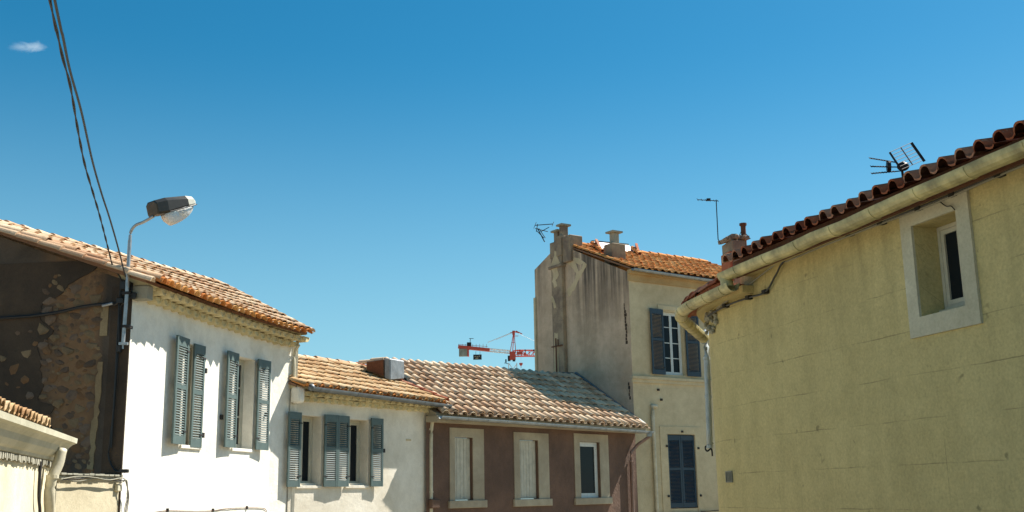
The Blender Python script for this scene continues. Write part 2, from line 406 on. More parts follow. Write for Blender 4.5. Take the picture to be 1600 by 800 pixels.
def half_round(name, m, Lg, r, seg=8, r2=None, th=.015):
    """half-round tile lying along +Y, convex up"""
    bm = NB(); r2 = r2 or r*.85; R_ = []
    for (y, rr) in ((0, r), (Lg, r2), (Lg, r2-th), (0, r-th)):
        R_.append([bm.verts.new((math.cos(math.pi*k/seg)*rr, y, math.sin(math.pi*k/seg)*rr)) for k in range(seg+1)])
    for q in range(4):
        a, b_ = R_[q], R_[(q+1) % 4]
        for j in range(seg): bm.faces.new((a[j], a[j+1], b_[j+1], b_[j]))
    bmesh.ops.recalc_face_normals(bm, faces=bm.faces)
    me = bpy.data.meshes.new(name); bm.to_mesh(me); bm.free(); me.materials.append(m); return me
def row_tiles(parent, name, me, path_a, path_b, Lg, upv=Vector((0, 0, 1)), dz=.0, over=.9):
    a, b_ = Vector(path_a), Vector(path_b); Ln = (b_-a).length; n = max(1, round(Ln/(Lg*over))); d = (b_-a)/n
    Y = d.normalized(); X = Y.cross(upv).normalized(); Z = X.cross(Y)
    for i in range(n):
        m3 = Matrix((X, Y, Z)).transposed() @ Matrix.Rotation(random.gauss(0, .025), 3, 'Z') @ Matrix.Rotation(-.03, 3, 'X')
        m4 = m3.to_4x4(); m4.translation = a+d*i+Z*(dz+random.gauss(0, .004)); inst(name, me, m4, parent)
def genoise(parent, W, s0, s1, rows, pitch, m, r=.09):
    """rows: list of (offset, z_bottom, z_top)"""
    bm = NB(); n = 14
    for (o, za, zb) in rows:
        for i in range(n):
            a = s0+(s1-s0)*i/n; b_ = s0+(s1-s0)*(i+1)/n
            wbox(bm, W, a, b_, za+.055, zb+.004, -.02, o-.08)
    g = obj('genoise', bm, m, parent)
    # one lump: half-round tile end, convex down, filled with mortar, pointing out of the wall (+Y)
    seg = 8; bm = NB(); rr = []
    for (y, q) in ((-.2, 1), (0, 1), (0, .78), (-.012, .74)):
        rr.append([bm.verts.new((math.cos(math.pi+math.pi*k/seg)*r*q, y, math.sin(math.pi+math.pi*k/seg)*r*q*1.0)) for k in range(seg+1)])
    for a, b_ in zip(rr, rr[1:]):
        for j in range(seg): bm.faces.new((a[j], a[j+1], b_[j+1], b_[j]))
    bm.faces.new(rr[-1]); bm.faces.new((rr[0][0], rr[0][-1], rr[1][-1], rr[1][0]))
    bmesh.ops.recalc_face_normals(bm, faces=bm.faces)
    me = bpy.data.meshes.new('genoise_tile'); bm.to_mesh(me); bm.free(); me.materials.append(m)
    for k, (o, za, zb) in enumerate(rows):
        n = int((s1-s0)/pitch)
        for i in range(n):
            s = s0+(i+.5+(.5 if k % 2 else 0))*(s1-s0)/n
            if s > s1: continue
            nn = W.nrm(s); X = Vector((nn.y, -nn.x, 0)); m3 = Matrix((X, nn, Vector((0, 0, 1)))).transposed() @ Matrix.Rotation(random.gauss(0, .05), 3, 'Y')
            m4 = m3.to_4x4() @ Matrix.Diagonal((random.uniform(.92, 1.05), 1, random.uniform(.9, 1.08), 1)); m4.translation = W.P(s, zb-.0+random.gauss(0, .003), o+random.gauss(0, .004)); inst('genoise_tile', me, m4, g)
    return g
def gutter(parent, path, m, r=.075, brackets=.7, bm_mat=None, name='gutter', th=.006):
    prof = []
    for k in range(9): a = math.pi+math.pi*k/8; prof.append((math.cos(a)*r, math.sin(a)*r))
    prof += [(r, .012), (r-th, .012)]
    for k in range(8, -1, -1): a = math.pi+math.pi*k/8; prof.append((math.cos(a)*(r-th), math.sin(a)*(r-th)))
    prof += [(-r+th, .012), (-r, .012)]
    bm = NB(); sweep(bm, path, prof)
    g = obj(name, bm, m, parent)
    # straps
    d = 0; nxt = .2; path = [Vector(p) for p in path]
    for a, b_ in zip(path, path[1:]):
        L_ = (b_-a).length
        while nxt < d+L_:
            t_ = (nxt-d)/L_; c = a.lerp(b_, t_); dr = (b_-a).normalized()
            bm = NB(); rr = r+.006; pr = []
            for k in range(9): q = math.pi+math.pi*k/8; pr.append((math.cos(q)*rr, math.sin(q)*rr))
            for k in range(8, -1, -1): q = math.pi+math.pi*k/8; pr.append((math.cos(q)*(rr-.005), math.sin(q)*(rr-.005)))
            sweep(bm, [c-dr*.012, c+dr*.012], pr); obj('strap', bm, bm_mat or m, g)
            nxt += brackets
        d += L_
    return g
def pipe(parent, pts, r, m, name='downpipe', collars=(), smooth=4):
    bm = NB(); tube(bm, smooth_path(pts, smooth) if smooth else pts, r, 10); o = obj(name, bm, m, parent, smooth=False)
    for f in o.data.polygons: f.use_smooth = len(f.vertices) == 4
    for c in collars:
        bm = NB(); c = Vector(c); tube(bm, [c-Vector((0, 0, .02)), c+Vector((0, 0, .02))], r+.008, 10); obj('collar', bm, m, o)
    return o
def cable(parent, pts, r, m, name='cable', n=6, label=None):
    bm = NB(); tube(bm, smooth_path(pts, n), r, 6); return obj(name, bm, m, parent, label=label)
# ------------------------------------------------------------------ windows and shutters
def frame_box(bm, W, s0, s1, z0, z1, w_, n0, n1):
    wbox(bm, W, s0, s0+w_, z0, z1, n0, n1); wbox(bm, W, s1-w_, s1, z0, z1, n0, n1)
    wbox(bm, W, s0+w_, s1-w_, z1-w_, z1, n0, n1); wbox(bm, W, s0+w_, s1-w_, z0, z0+w_, n0, n1)
def window(parent, W, s0, s1, z0, z1, n, m, rails=(), leaves=2, fw_=.05):
    bm = NB(); e = .002
    frame_box(bm, W, s0+e, s1-e, z0+e, z1-e, fw_, n-.06, n)
    wd = obj('window', bm, m, parent)
    a, b_ = s0+fw_, s1-fw_; k = (b_-a)/leaves
    for i in range(leaves):
        l0, l1 = a+k*i+.004, a+k*(i+1)-.004
        bm = NB(); frame_box(bm, W, l0, l1, z0+fw_+.004, z1-fw_-.004, .04, n-.045, n-.004)
        for r_ in rails: zz = z0+(z1-z0)*r_; wbox(bm, W, l0+.04, l1-.04, zz-.012, zz+.012, n-.035, n-.012)
        obj('casement', bm, m, wd)
        bm = NB(); wbox(bm, W, l0+.04, l1-.04, z0+fw_+.044, z1-fw_-.044, n-.028, n-.022); obj('pane', bm, M['glass'], wd)
    # a dark room behind the glass
    return wd
slat_cache = {}
def slat_mesh(w_, m):
    k = (round(w_, 3), m.name)
    if k not in slat_cache:
        bm = NB(); box(bm, (0, 0, 0), (w_, .034, .007), 0, Matrix.Rotation(R(-48), 3, 'X'))
        me = bpy.data.meshes.new('slat'); bmesh.ops.recalc_face_normals(bm, faces=bm.faces); bm.to_mesh(me); bm.free(); me.materials.append(m); slat_cache[k] = me
    return slat_cache[k]
def shutter(parent, hinge, z0, z1, az, w_, m, joined=False, out=1, split=.53):
    """louvred leaf standing from its hinge point along azimuth az (degrees); out: side the slats shed towards"""
    d = dirn(az); nn = Vector((d.y, -d.x, 0))*out; hg = Vector((hinge[0], hinge[1], 0)); T = .03; st = .05
    if w_ > .45: st = .06
    def Q(s, z, n): v = hg+d*s+nn*n; return Vector((v.x, v.y, z))
    def b(bm, s0, s1, a, c, n0=0, n1=T): hexa(bm, [Q(s0,a,n0), Q(s1,a,n0), Q(s1,a,n1), Q(s0,a,n1), Q(s0,c,n0), Q(s1,c,n0), Q(s1,c,n1), Q(s0,c,n1)])
    bm = NB(); H = z1-z0; zb = z0+.13*min(1, H/1.5); zt = z1-.15*min(1, H/1.5); zm = z0+H*split
    b(bm, 0, st, z0, z1); b(bm, w_-st, w_, z0, z1)
    b(bm, st, w_-st, z0, zb, .002, T-.002); b(bm, st, w_-st, zt, z1, .002, T-.002); b(bm, st, w_-st, zm-.035, zm+.035, .002, T-.002)
    so_ = obj('shutter', bm, m, parent)
    iw = w_-2*st+.006
    X = d; Y = nn; m3 = Matrix((X, Y, Vector((0, 0, 1)))).transposed()
    bmj = NB()
    for (a, c) in ((zb, zm-.035), (zm+.035, zt)):
        n = int((c-a)/.038)
        for i in range(n):
            z = a+(i+.5)*(c-a)/n; m4 = m3.to_4x4(); m4.translation = Q(w_/2, z, T/2)
            if joined:
                k = len(bmj.verts); bmj.from_mesh(slat_mesh(iw, m)); bmj.verts.ensure_lookup_table(); bmesh.ops.transform(bmj, matrix=m4, verts=bmj.verts[k:])
            else: inst('slat', slat_mesh(iw, m), m4, so_)
    if joined: obj('louvre_panel', bmj, m, so_, kind='stuff')
    else: bmj.free()
    for z in (z0+.2, z1-.2):
        bm = NB(); b(bm, -.02, .09, z-.012, z+.012, T, T+.006); obj('hinge', bm, M['iron'], so_)
    return so_
def panel_shutter(parent, W, s0, s1, z0, z1, n, m):
    bm = NB(); wbox(bm, W, s0, s1, z0, z1, n-.03, n); o = obj('shutter', bm, m, parent)
    k = max(2, int((s1-s0)/.09))
    for i in range(k):
        a = s0+(s1-s0)*i/k; bm = NB(); wbox(bm, W, a+.004, s0+(s1-s0)*(i+1)/k-.004, z0+.01, z1-.01, n+.001, n+.009); obj('board', bm, m, o)
    return o
def sill(parent, W, s0, s1, z, m, out=.05, th=.05, dp=.2):
    bm = NB(); wbox(bm, W, s0-.04, s1+.04, z-th, z+.004, -.01, out); return obj('sill', bevel(bm, .006), m, parent)
def shadow_body(parent, pts, z0, z1, name='back_wall', m=None):
    """the other walls of a house"""
    bm = NB()
    for a, b_ in zip(pts, pts[1:]):
        a = Vector((a[0], a[1], 0)); b_ = Vector((b_[0], b_[1], 0)); d = (b_-a).normalized(); n_ = Vector((d.y, -d.x, 0))*.1
        za, zb = (z1, z1) if not callable(z1) else (z1(a), z1(b_))
        hexa(bm, [Vector((q.x, q.y, z)) for z_ in (0, 1) for q, z in ((a-n_, (z0, za)[z_]), (b_-n_, (z0, zb)[z_]), (b_+n_, (z0, zb)[z_]), (a+n_, (z0, za)[z_]))])
    return obj(name, bm, m or M['cream_render'], parent)
def bed(parent, W, s0, s1, nout, zf, slope, m, th=.05):
    """mortar bed filling the wedge between wall head and tiles"""
    bm = NB(); n = 14
    for i in range(n):
        a, b_ = s0+(s1-s0)*i/n, s0+(s1-s0)*(i+1)/n; za, zb = zf(i/n), zf((i+1)/n); k = slope*(nout+.25)
        hexa(bm, [W.P(a, za-th, nout), W.P(b_, zb-th, nout), W.P(b_, zb-th, -.25), W.P(a, za-th, -.25), W.P(a, za, nout), W.P(b_, zb, nout), W.P(b_, zb+k, -.25), W.P(a, za+k, -.25)])
    return obj('mortar_bed', bm, m, parent)
GZ = -EYE
# ================================================================== the ground: one sheet, the street climbing to the camera
def ground_h(x, y):
    t_ = min(1, max(0, (20-y)/16)); t_ = t_*t_*(3-2*t_); return GZ+2.55*t_
bm = NB(); xs = [-400, -60, -20, -10]+[i for i in range(-8, 10, 2)]+[14, 30, 80, 400]; ys = [-300, -40, -10]+[i for i in range(-4, 34, 2)]+[45, 80, 200, 900]
g = [[bm.verts.new((x, y, ground_h(x, y))) for y in ys] for x in xs]
for i in range(len(xs)-1):
    for j in range(len(ys)-1): bm.faces.new((g[i][j], g[i+1][j], g[i+1][j+1], g[i][j+1]))
o = obj('ground', bm, M['asphalt'], None, kind='structure'); 
# ================================================================== 1. white house on the left
H1p = [(-5.40, 15.20), (-5.20, 16.54), (-5.03, 17.5), (-4.82, 18.59), (-4.47, 20.1), (-4.22, 20.70)]
W1 = Wall(H1p, 1)
h1 = thing('white_house', 'bright white rendered house with dark rubble gable, scalloped eaves and four blue-grey louvred shutters', 'house', (-5.4, 15.2, GZ))
TOP1 = 3.02
def op(W, xa, xb, ya, yb):
    s0 = W.px(xa, (ya+yb)/2)[0]; s1 = W.px(xb, (ya+yb)/2)[0]; return s0, s1
sA0, sA1 = op(W1, 286, 315, 534, 698); sB0, sB1 = op(W1, 365, 396, 552, 704)
opA = (sA0, sA1, .84, 2.42, .25); opB = (sB0, sB1, .86, 2.44, .27)
obj('wall', wall_mesh(W1, GZ, TOP1, [opA, opB]), M['white_render'], h1)
for o_ in (opA, opB):
    window(h1, W1, o_[0], o_[1], o_[2], o_[3], -.2, M['frame_cream'], (.36, .68))
    sill(h1, W1, o_[0], o_[1], o_[2], M['white_render'], .03)
# shutters: az of wall ~10, flat leaves stand 4 cm off the wall
def flat_leaf(parent, W, s_h, dirsgn, w_, z0, z1, m, off=.045, dev=0, joined=False, split=.53):
    o_, d, n = W.fr(s_h); n = W.nrm(s_h); az = math.degrees(math.atan2(d.x, d.y)); p = W.P(s_h, 0, off)
    if dirsgn > 0: return shutter(parent, p, z0, z1, az+dev, w_, m, joined, out=W.side, split=split)
    return shutter(parent, p, z0, z1, az+180-dev, w_, m, joined, out=-W.side, split=split)
flat_leaf(h1, W1, sA1+.0, -1, .37, .82, 2.44, M['shutter_blue'], .012, 0)
flat_leaf(h1, W1, sA0-.01, -1, .48, .84, 2.47, M['shutter_blue'], .05, 5)
flat_leaf(h1, W1, sB0-.01, -1, .46, .86, 2.46, M['shutter_blue'], .05, 5)
flat_leaf(h1, W1, sB1+.01, 1, .42, .86, 2.46, M['shutter_blue'], .05, 5)
# gable of dark rubble, facing the camera
GAZ = -84
WG = straight((-5.40, 15.20), GAZ, 7.0, -1)
def gtop(s): return 3.0+.37*min(s+.12, 3.1) if s < 3.1 else 3.0+.37*3.2-.4*(s-3.1)
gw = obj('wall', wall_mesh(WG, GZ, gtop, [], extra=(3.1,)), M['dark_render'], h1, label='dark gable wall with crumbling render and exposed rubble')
# smooth darker corner band and the pale broken strip beside it
bm = NB(); pts = []
rnd = random.Random(3)
z = -.1; Ls = []; Rs = []
while z < 1.95:
    sc = WG.px(148+ (z)*8.5, 700)[0] if False else None
    c = .47 - .075*(z/1.9)
    Ls.append(WG.P(c-.035+rnd.uniform(-.02, .02), z, .012)); Rs.append(WG.P(c+.045+rnd.uniform(-.02, .02), z, .012)); z += .07
for a, b_, c, d in zip(Ls, Ls[1:], Rs[1:], Rs): slab(bm, [a, b_, c, d], .02, -WG.nrm(0))
M['strip'] = plaster('strip', (.40, .31, .17), (.24, .17, .09), .4)  # paler colour for the narrow ragged strip on the gable
obj('pale_strip', bm, M['strip'], gw, label='pale broken strip')
bm = NB(); wbox(bm, WG, .34, .45, 2.3, 2.75, .0, .012); wbox(bm, WG, .14, .2, 2.5, 2.8, .0, .01); obj('pale_strip', bm, M['strip'], gw)
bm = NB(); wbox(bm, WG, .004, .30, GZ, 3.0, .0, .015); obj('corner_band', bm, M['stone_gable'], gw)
# rubble stones: one by one
def stone_mesh(m, k):
    rr = random.Random(k); bm = NB(); bmesh.ops.create_icosphere(bm, subdivisions=1, radius=1)
    for v in bm.verts:
        v.co += Vector([rr.uniform(-.3, .3) for _ in range(3)]); v.co.y *= .55
    me = bpy.data.meshes.new('stone'); bm.to_mesh(me); bm.free(); me.materials.append(m)
    for f in me.polygons: f.use_smooth = False
    return me
sm = [stone_mesh(M['stone%d' % (k % 4)], k) for k in range(12)]
placed = []
rr = random.Random(12)
def put_stone(s, z, rad):
    for (a, b_, c) in placed:
        if (s-a)**2+(z-b_)**2 < ((rad+c)*.78)**2: return
    placed.append((s, z, rad)); _, d, n = WG.fr(s)
    m3 = Matrix((d, n, Vector((0, 0, 1)))).transposed() @ Matrix.Rotation(rr.uniform(-.5, .5), 3, 'Y')
    m4 = m3.to_4x4() @ Matrix.Diagonal((rad*rr.uniform(1, 1.35), rad*rr.uniform(.3, .6), rad*rr.uniform(.65, 1), 1)); m4.translation = WG.P(s, z, rr.uniform(-.012, .008)+(.012 if s > 1.1 else 0))
    inst('stone', rr.choice(sm), m4, gw)
for k in range(2600):
    s = rr.uniform(.47, 1.7); z = rr.uniform(-.1, 3.2)
    if z > gtop(s)-.25: continue
    edge = noise.noise(Vector((z*1.3, 2, 1)))*.25
    lim = 1.02+edge+(.25 if z > 1.4 else -.12 if z < .7 else .05)
    if s > lim and rr.random() > .05: continue
    if len(placed) < 285: put_stone(s, z, rr.choice((.03, .04, .055, .07)) if len(placed) > 60 else rr.uniform(.06, .095))
# the surviving coat of render, 3 cm thick, with a broken edge
def lim_at(z): return 1.02+noise.noise(Vector((z*1.3, 2, 1)))*.25+(.25 if z > 1.4 else -.12 if z < .7 else .05)+noise.noise(Vector((z*4, 5, 3)))*.2+noise.noise(Vector((z*30, 1, 8)))*.05
bm = NB(); z = -.6
while z < 3.35:
    a0_, a1_ = lim_at(z), lim_at(z+.05)
    if z > 2.75: a0_ -= (z-2.75)*1.2; a1_ -= (z-2.7)*1.2
    hexa(bm, [WG.P(a0_, z, -.01), WG.P(2.6, z, -.01), WG.P(2.6, z, .014), WG.P(a0_, z, .014), WG.P(a1_, z+.0499, -.01), WG.P(2.6, z+.0499, -.01), WG.P(2.6, z+.0499, .014), WG.P(a1_, z+.0499, .014)]); z += .05
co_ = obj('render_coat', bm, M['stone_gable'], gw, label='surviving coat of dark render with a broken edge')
for px_, py_, r_ in ((30, 585, .09), (25, 515, .06), (72, 430, .05), (5, 560, .05), (12, 600, .04)):
    s, z = WG.px(px_, py_); put_stone(s, z, r_)
shadow_body(h1, [WG.P(7, 0), (-10.5, 25.6), (-5.4, 24.2), (-4.22, 20.7)], GZ, 2.95, 'wall', M['white_render'])
# roof
ev = [W1.P(s, 0, .42) for s in [W1.L*i/20 for i in range(21)]]
E1 = Wall([(p.x, p.y) for p in ev], 1)
e0 = WG.P(-.42, 0, .10)
def eave1(u):
    s = u*(E1.L+.12)-.14; q = E1.P(s, 0); return Vector((q.x, q.y, 3.02+.05*u))
ra, rb = Vector((-8.45, 15.35, 4.25)), Vector((-6.42, 23.4, 4.60))
def ridge1(u): return ra.lerp(rb, u)
r1 = roof(h1, 'tile_pink', eave1, ridge1, 25, 8, .27, .44, h=.08, rot=.012)
ms = half_round('ridge_tile', M['tile_pink'], .42, .10); row_tiles(r1, 'ridge_tile', ms, ra+Vector((0, 0, .02)), rb+Vector((0, 0, .02)), .42)
mv = half_round('verge_tile', M['tile_pink'], .42, .075)
row_tiles(r1, 'verge_tile', mv, eave1(0)+Vector((-.03, -.06, -.01)), ridge1(0)+Vector((0, -.06, -.01)), .42)
row_tiles(r1, 'verge_tile', mv, eave1(1)+Vector((.0, .04, .03)), ridge1(1)+Vector((0, 0, .05)), .42)
bm = NB(); slab(bm, [ra, rb, rb+Vector((-4.2, .9, -1.5)), ra+Vector((-4.2, -.2, -1.5))], .1); obj('roof', bm, M['tile_pink'], h1)
genoise(h1, W1, .12, W1.L+.0, [(.15, 2.82, 2.92), (.30, 2.915, 3.015)], .25, M['genoise'], .10)
bed(h1, W1, .02, W1.L+.04, .26, lambda u: 3.06+.05*u, .40, M['genoise'])
bm = NB(); wbox(bm, W1, -.02, .14, 2.80, 3.0, 0, .24); obj('corner_block', bevel(bm, .01), M['concrete'], h1)
def eave_tiles(ro, ef, rf, n, r_, flat, m_, out=.07):
    me = half_round('eave_tile', m_, .34, r_, 8, r_*.9, .014)
    for i_ in range(n):
        u = (i_+(1-flat)/2)/n; a = ef(u); Y = (rf(u)-a).normalized(); X = (ef(min(u+.02, 1))-ef(max(u-.02, 0))).normalized(); Z = X.cross(Y)
        if Z.z < 0: Z = -Z
        X = Y.cross(Z); m4 = (Matrix((X, Y, Z)).transposed() @ Matrix.Rotation(random.gauss(0, .03), 3, 'Z')).to_4x4(); m4.translation = a-Y*(out+random.gauss(0, .008))+Z*(.008+random.gauss(0, .003)); inst('eave_tile', me, m4, ro)
eave_tiles(r1, eave1, ridge1, 25, .088, .35, M['tile_red'])
# white pipe on the far corner
p0 = W1.P(W1.L-.02, 0, .05)
pipe(h1, [(p0.x+.1, p0.y-.1, 2.86), (p0.x, p0.y, 2.7), (p0.x, p0.y, 2.2), (p0.x, p0.y, 1.75)], .028, M['pipe_cream'])
# scribbles of old conduit low on the white wall
def on1(x, y, n=.012): s_, z_ = W1.px(x, y, n); return W1.P(s_, z_, n)
cable(h1, [on1(*q) for q in ((238, 801), (262, 798), (300, 799), (333, 798), (352, 795), (385, 793.5), (410, 794), (416, 797), (417, 803))], .006, M['rust'], 'conduit', 3)
for q in ((262, 797), (333, 797), (386, 793)):
    bm = NB(); box(bm, on1(*q), (.03, .04, .05)); obj('clip', bm, M['iron'], h1)
# small iron catches
for s, z in ((sA1+.03, 2.05), (sA1+.03, 1.02), (sB1+.45, 1.5), (sB0-.5, 1.35)):
    bm = NB(); wbox(bm, W1, s, s+.04, z-.04, z+.04, 0, .05); obj('shutter_catch', bm, M['iron'], h1)

# ================================================================== garden wall and the low house, bottom left
wg = straight((-5.60, 13.50), 6.0, 1.72, 1)
GT = wg.px(150, 748)[1]
gwt = thing('garden_wall', 'low cream wall topped with broken tile coping, between the low house and the white house', 'wall', (-5.55, 14.3, ground_h(-5.5, 14)))
obj('wall', wall_mesh(wg, GZ, GT), plaster('garden_render', (.62, .56, .40), (.46, .40, .27), .3), gwt)
bm = NB(); wbox(bm, wg, 0, 1.72, GZ, GT-.001, -.22, -.012); obj('wall', bm, M['concrete'], gwt)
cp = obj('coping', (lambda b: (wbox(b, wg, 0, 1.7, GT, GT+.03, -.25, .03), b)[1])(NB()), M['concrete'], gwt)
for i in range(12):
    a = i*.142; bm = NB(); wbox(bm, wg, a+.004, a+.136, GT+.033, GT+.052+random.uniform(0, .012), -.24, .06+random.uniform(-.015, .015)); obj('coping_tile', bevel(bm, .004), M['concrete'], cp)
cb = []
for k in range(3):
    pts = [wg.P(s, GT-.02-.02*math.sin(s*5+k)+.012*k, .07+.01*k) for s in (.0, .4, .8, 1.2, 1.6)]+[wg.P(1.70, GT-.02-.03*k, .1), wg.P(1.75+.03*k, GT-.25, .09), wg.P(1.70+.04*k, GT-.6, .08), wg.P(1.72, -1.6, .08)]
    cable(gwt, pts, .007, M['iron'] if k == 1 else M['concrete'])
bm = NB(); wbox(bm, wg, 1.55, 1.68, GT-.16, GT-.06, .0, .05); obj('junction_box', bevel(bm, .008), M['pipe_cream'], gwt)

LA = -13.7; K = Vector((-5.62, 13.42, 0)); d_ = dirn(LA)
Lw = Wall([K-d_*9, K], 1)
low = thing('low_house', 'low cream house with a moulded stone cornice and a few roof tiles, bottom left', 'house', (K.x, K.y, ground_h(K.x, K.y)))
Lend = Lw.L
wx0 = Lw.px(0, 795)[0]
opL = (wx0-.5, Lw.px(19, 795)[0], -1.2, -.20, .2)
obj('wall', wall_mesh(Lw, GZ, .52, [opL]), plaster('low_render', (.78, .71, .52), (.6, .53, .36), .2), low)
window(low, Lw, opL[0], opL[1], opL[2], opL[3], -.12, M['frame_cream'])
shadow_body(low, [K, K+Vector((-4, .3, 0)), K-d_*9+Vector((-4, .3, 0)), K-d_*9], GZ, .5, 'wall', M['cream_render'])
prof = [(0, .48), (.05, .50), (.06, .53), (.09, .55), (.13, .60), (.15, .66), (.19, .70), (.23, .72), (.235, .78), (-.3, .79), (-.3, .48)]
bm = NB(); rings = []
for s_, ex in ((0, 0), (Lend, 0)):
    rings.append([bm.verts.new(Lw.P(s_+(max(o_, 0) if s_ else 0), z, o_)) for o_, z in prof])
m_ = len(prof)
for j in range(m_): bm.faces.new((rings[0][j], rings[0][(j+1) % m_], rings[1][(j+1) % m_], rings[1][j]))
bm.faces.new(rings[0]); bm.faces.new(rings[1][::-1])
obj('cornice', bm, plaster('cornice', (.60, .57, .44), (.42, .40, .29), .25), low)
def el(u): return Lw.P(Lend-4.2+3.0*u, .82, .10)
def rl(u): return Lw.P(Lend-4.2+3.0*u, 1.10, -1.6)
roof(low, 'tile_ochre', el, rl, 14, 5, .22, .36, h=.075)
# rough underside edge of the cornice
bm = NB()
for i in range(60):
    s_ = Lend-3.2+i*.055; wbox(bm, Lw, s_, s_+.05, .44-random.uniform(0, .03), .482, -.01, .035+random.uniform(0, .02))
obj('broken_edge', bm, M['concrete'], low, kind='stuff')
q5 = Lend-.62
pipe(low, [Lw.P(q5+.1, .62, .17), Lw.P(q5+.05, .44, .15), Lw.P(q5-.02, .26, .10), Lw.P(q5, .05, .09), Lw.P(q5+.1, -.12, .09), Lw.P(q5+.12, -.5, .09), Lw.P(q5+.12, -2, .09)], .062, M['pipe_cream'], collars=[Lw.P(q5-.02, .3, .11)])
cable(low, [Lw.P(q5-.5, .46, .05), Lw.P(q5-.45, .1, .05), Lw.P(q5-.3, -.1, .05), Lw.P(q5-.25, -.4, .05), Lw.P(q5-.25, -2, .05)], .018, M['iron'], 'cable')
bm = NB(); wbox(bm, Lw, Lend-.04, Lend+.12, .28, .30, .0, .12); wbox(bm, Lw, Lend+.08, Lend+.1, .0, .45, .02, .05); obj('bracket', bm, M['concrete'], low)

# ================================================================== 2. cream house with two windows
A2 = 32.1; O2 = (-4.23, 20.62)
W2 = straight(O2, A2, 4.50, 1)
h2 = thing('cream_house', 'cream rendered house with ochre tiled roof, dark zinc gutter and four blue-grey shutters', 'house', (O2[0], O2[1], GZ))
opC = (.24, .88, .24, 1.56, .26); opD = (1.62, 2.30, .24, 1.55, .26)
obj('wall', wall_mesh(W2, GZ, 2.0, [opC, opD]), M['cream_render'], h2)
for o_ in (opC, opD):
    window(h2, W2, o_[0], o_[1], o_[2], o_[3], -.22, M['frame_cream'], ())
    bm = NB(); wbox(bm, W2, o_[0], o_[1], o_[2]-.0, o_[2]+.05, -.2, -.1); obj('sill', bm, M['cream_render'], h2)
    sill(h2, W2, o_[0], o_[1], o_[2], M['cream_render'], .03)
for s_h, sg in ((.24, -1), (.90, 1), (1.62, -1), (2.31, 1)):
    w_ = .36
    flat_leaf(h2, W2, s_h+(.0), sg, w_, .22, 1.60, M['shutter_blue'], .05, 3, split=.52)
for s, z in ((.97, .3), (1.4, .3), (2.75, .95)):
    bm = NB(); wbox(bm, W2, s, s+.04, z-.04, z+.04, 0, .05); obj('shutter_catch', bm, M['iron'], h2)
def eave2(u): return W2.P(-.02+4.62*u, 2.07-.05*u, .31)
D2 = 2.45
def ridge2(u):
    q = W2.P(-.3+4.75*u, 0, .31-D2); return Vector((q.x, q.y, 2.07+.385*D2))
r2 = roof(h2, 'tile_ochre', eave2, ridge2, 21, 7, .22, .37, h=.065, lift=.035, rot=.012)
eave_tiles(r2, eave2, ridge2, 21, .072, .35, M['tile_red'], .045)
row_tiles(r2, 'ridge_tile', half_round('ridge_tile', M['tile_pale'], .42, .09), ridge2(0)+Vector((0, 0, .02)), ridge2(1)+Vector((0, 0, .02)), .42)
row_tiles(r2, 'verge_tile', half_round('verge_tile', M['tile_dark'], .36, .085), eave2(1)+Vector((.02, 0, .05)), ridge2(1)+Vector((0, 0, .05)), .36)
bm = NB(); q = -W2.nrm(0)*2.6+Vector((0, 0, -.9)); slab(bm, [ridge2(0), ridge2(1), ridge2(1)+q, ridge2(0)+q], .1); obj('roof', bm, M['tile_ochre'], h2)
genoise(h2, W2, .05, 4.35, [(.12, 1.80, 1.90), (.23, 1.89, 1.99)], .2, M['genoise'], .088)
bed(h2, W2, .0, 4.5, .18, lambda u: 2.09-.05*u, .36, M['genoise'])
gutter(h2, [W2.P(.18, 2.05, .37), W2.P(2.3, 2.015, .37), W2.P(4.66, 1.975, .37)], M['zinc_dark'], .065, 1.1)
bm = NB(); wbox(bm, W2, -.03, .17, 1.76, 2.08, 0, .24); bmesh.ops.bevel(bm, geom=list(bm.edges), offset=.07, segments=3, profile=.5, affect='EDGES')
obj('plaster_stop', bm, M['white_render'], h2, smooth=True)
bm = NB(); bmesh.ops.create_uvsphere(bm, u_segments=10, v_segments=8, radius=.07); bmesh.ops.translate(bm, verts=bm.verts, vec=W2.P(.17, 2.05, .37)); obj('gutter_stop', bm, M['zinc_dark'], h2, smooth=True)
pA = W2.P(4.54, 1.93, .37)
pipe(h2, [pA, W2.P(4.52, 1.82, .34), W2.P(4.42, 1.72, .16), W2.P(4.37, 1.60, .09), W2.P(4.34, 1.2, .08), W2.P(4.34, .3, .08), W2.P(4.34, -1.5, .08), W2.P(4.34, GZ, .08)], .045, M['pipe_cream'], collars=[W2.P(4.34, 1.45, .08), W2.P(4.34, .1, .08)])
bm = NB(); wbox(bm, W2, 3.55, 3.72, 1.18, 1.22, 0, .012); obj('render_patch', bm, M['patch'], h2)

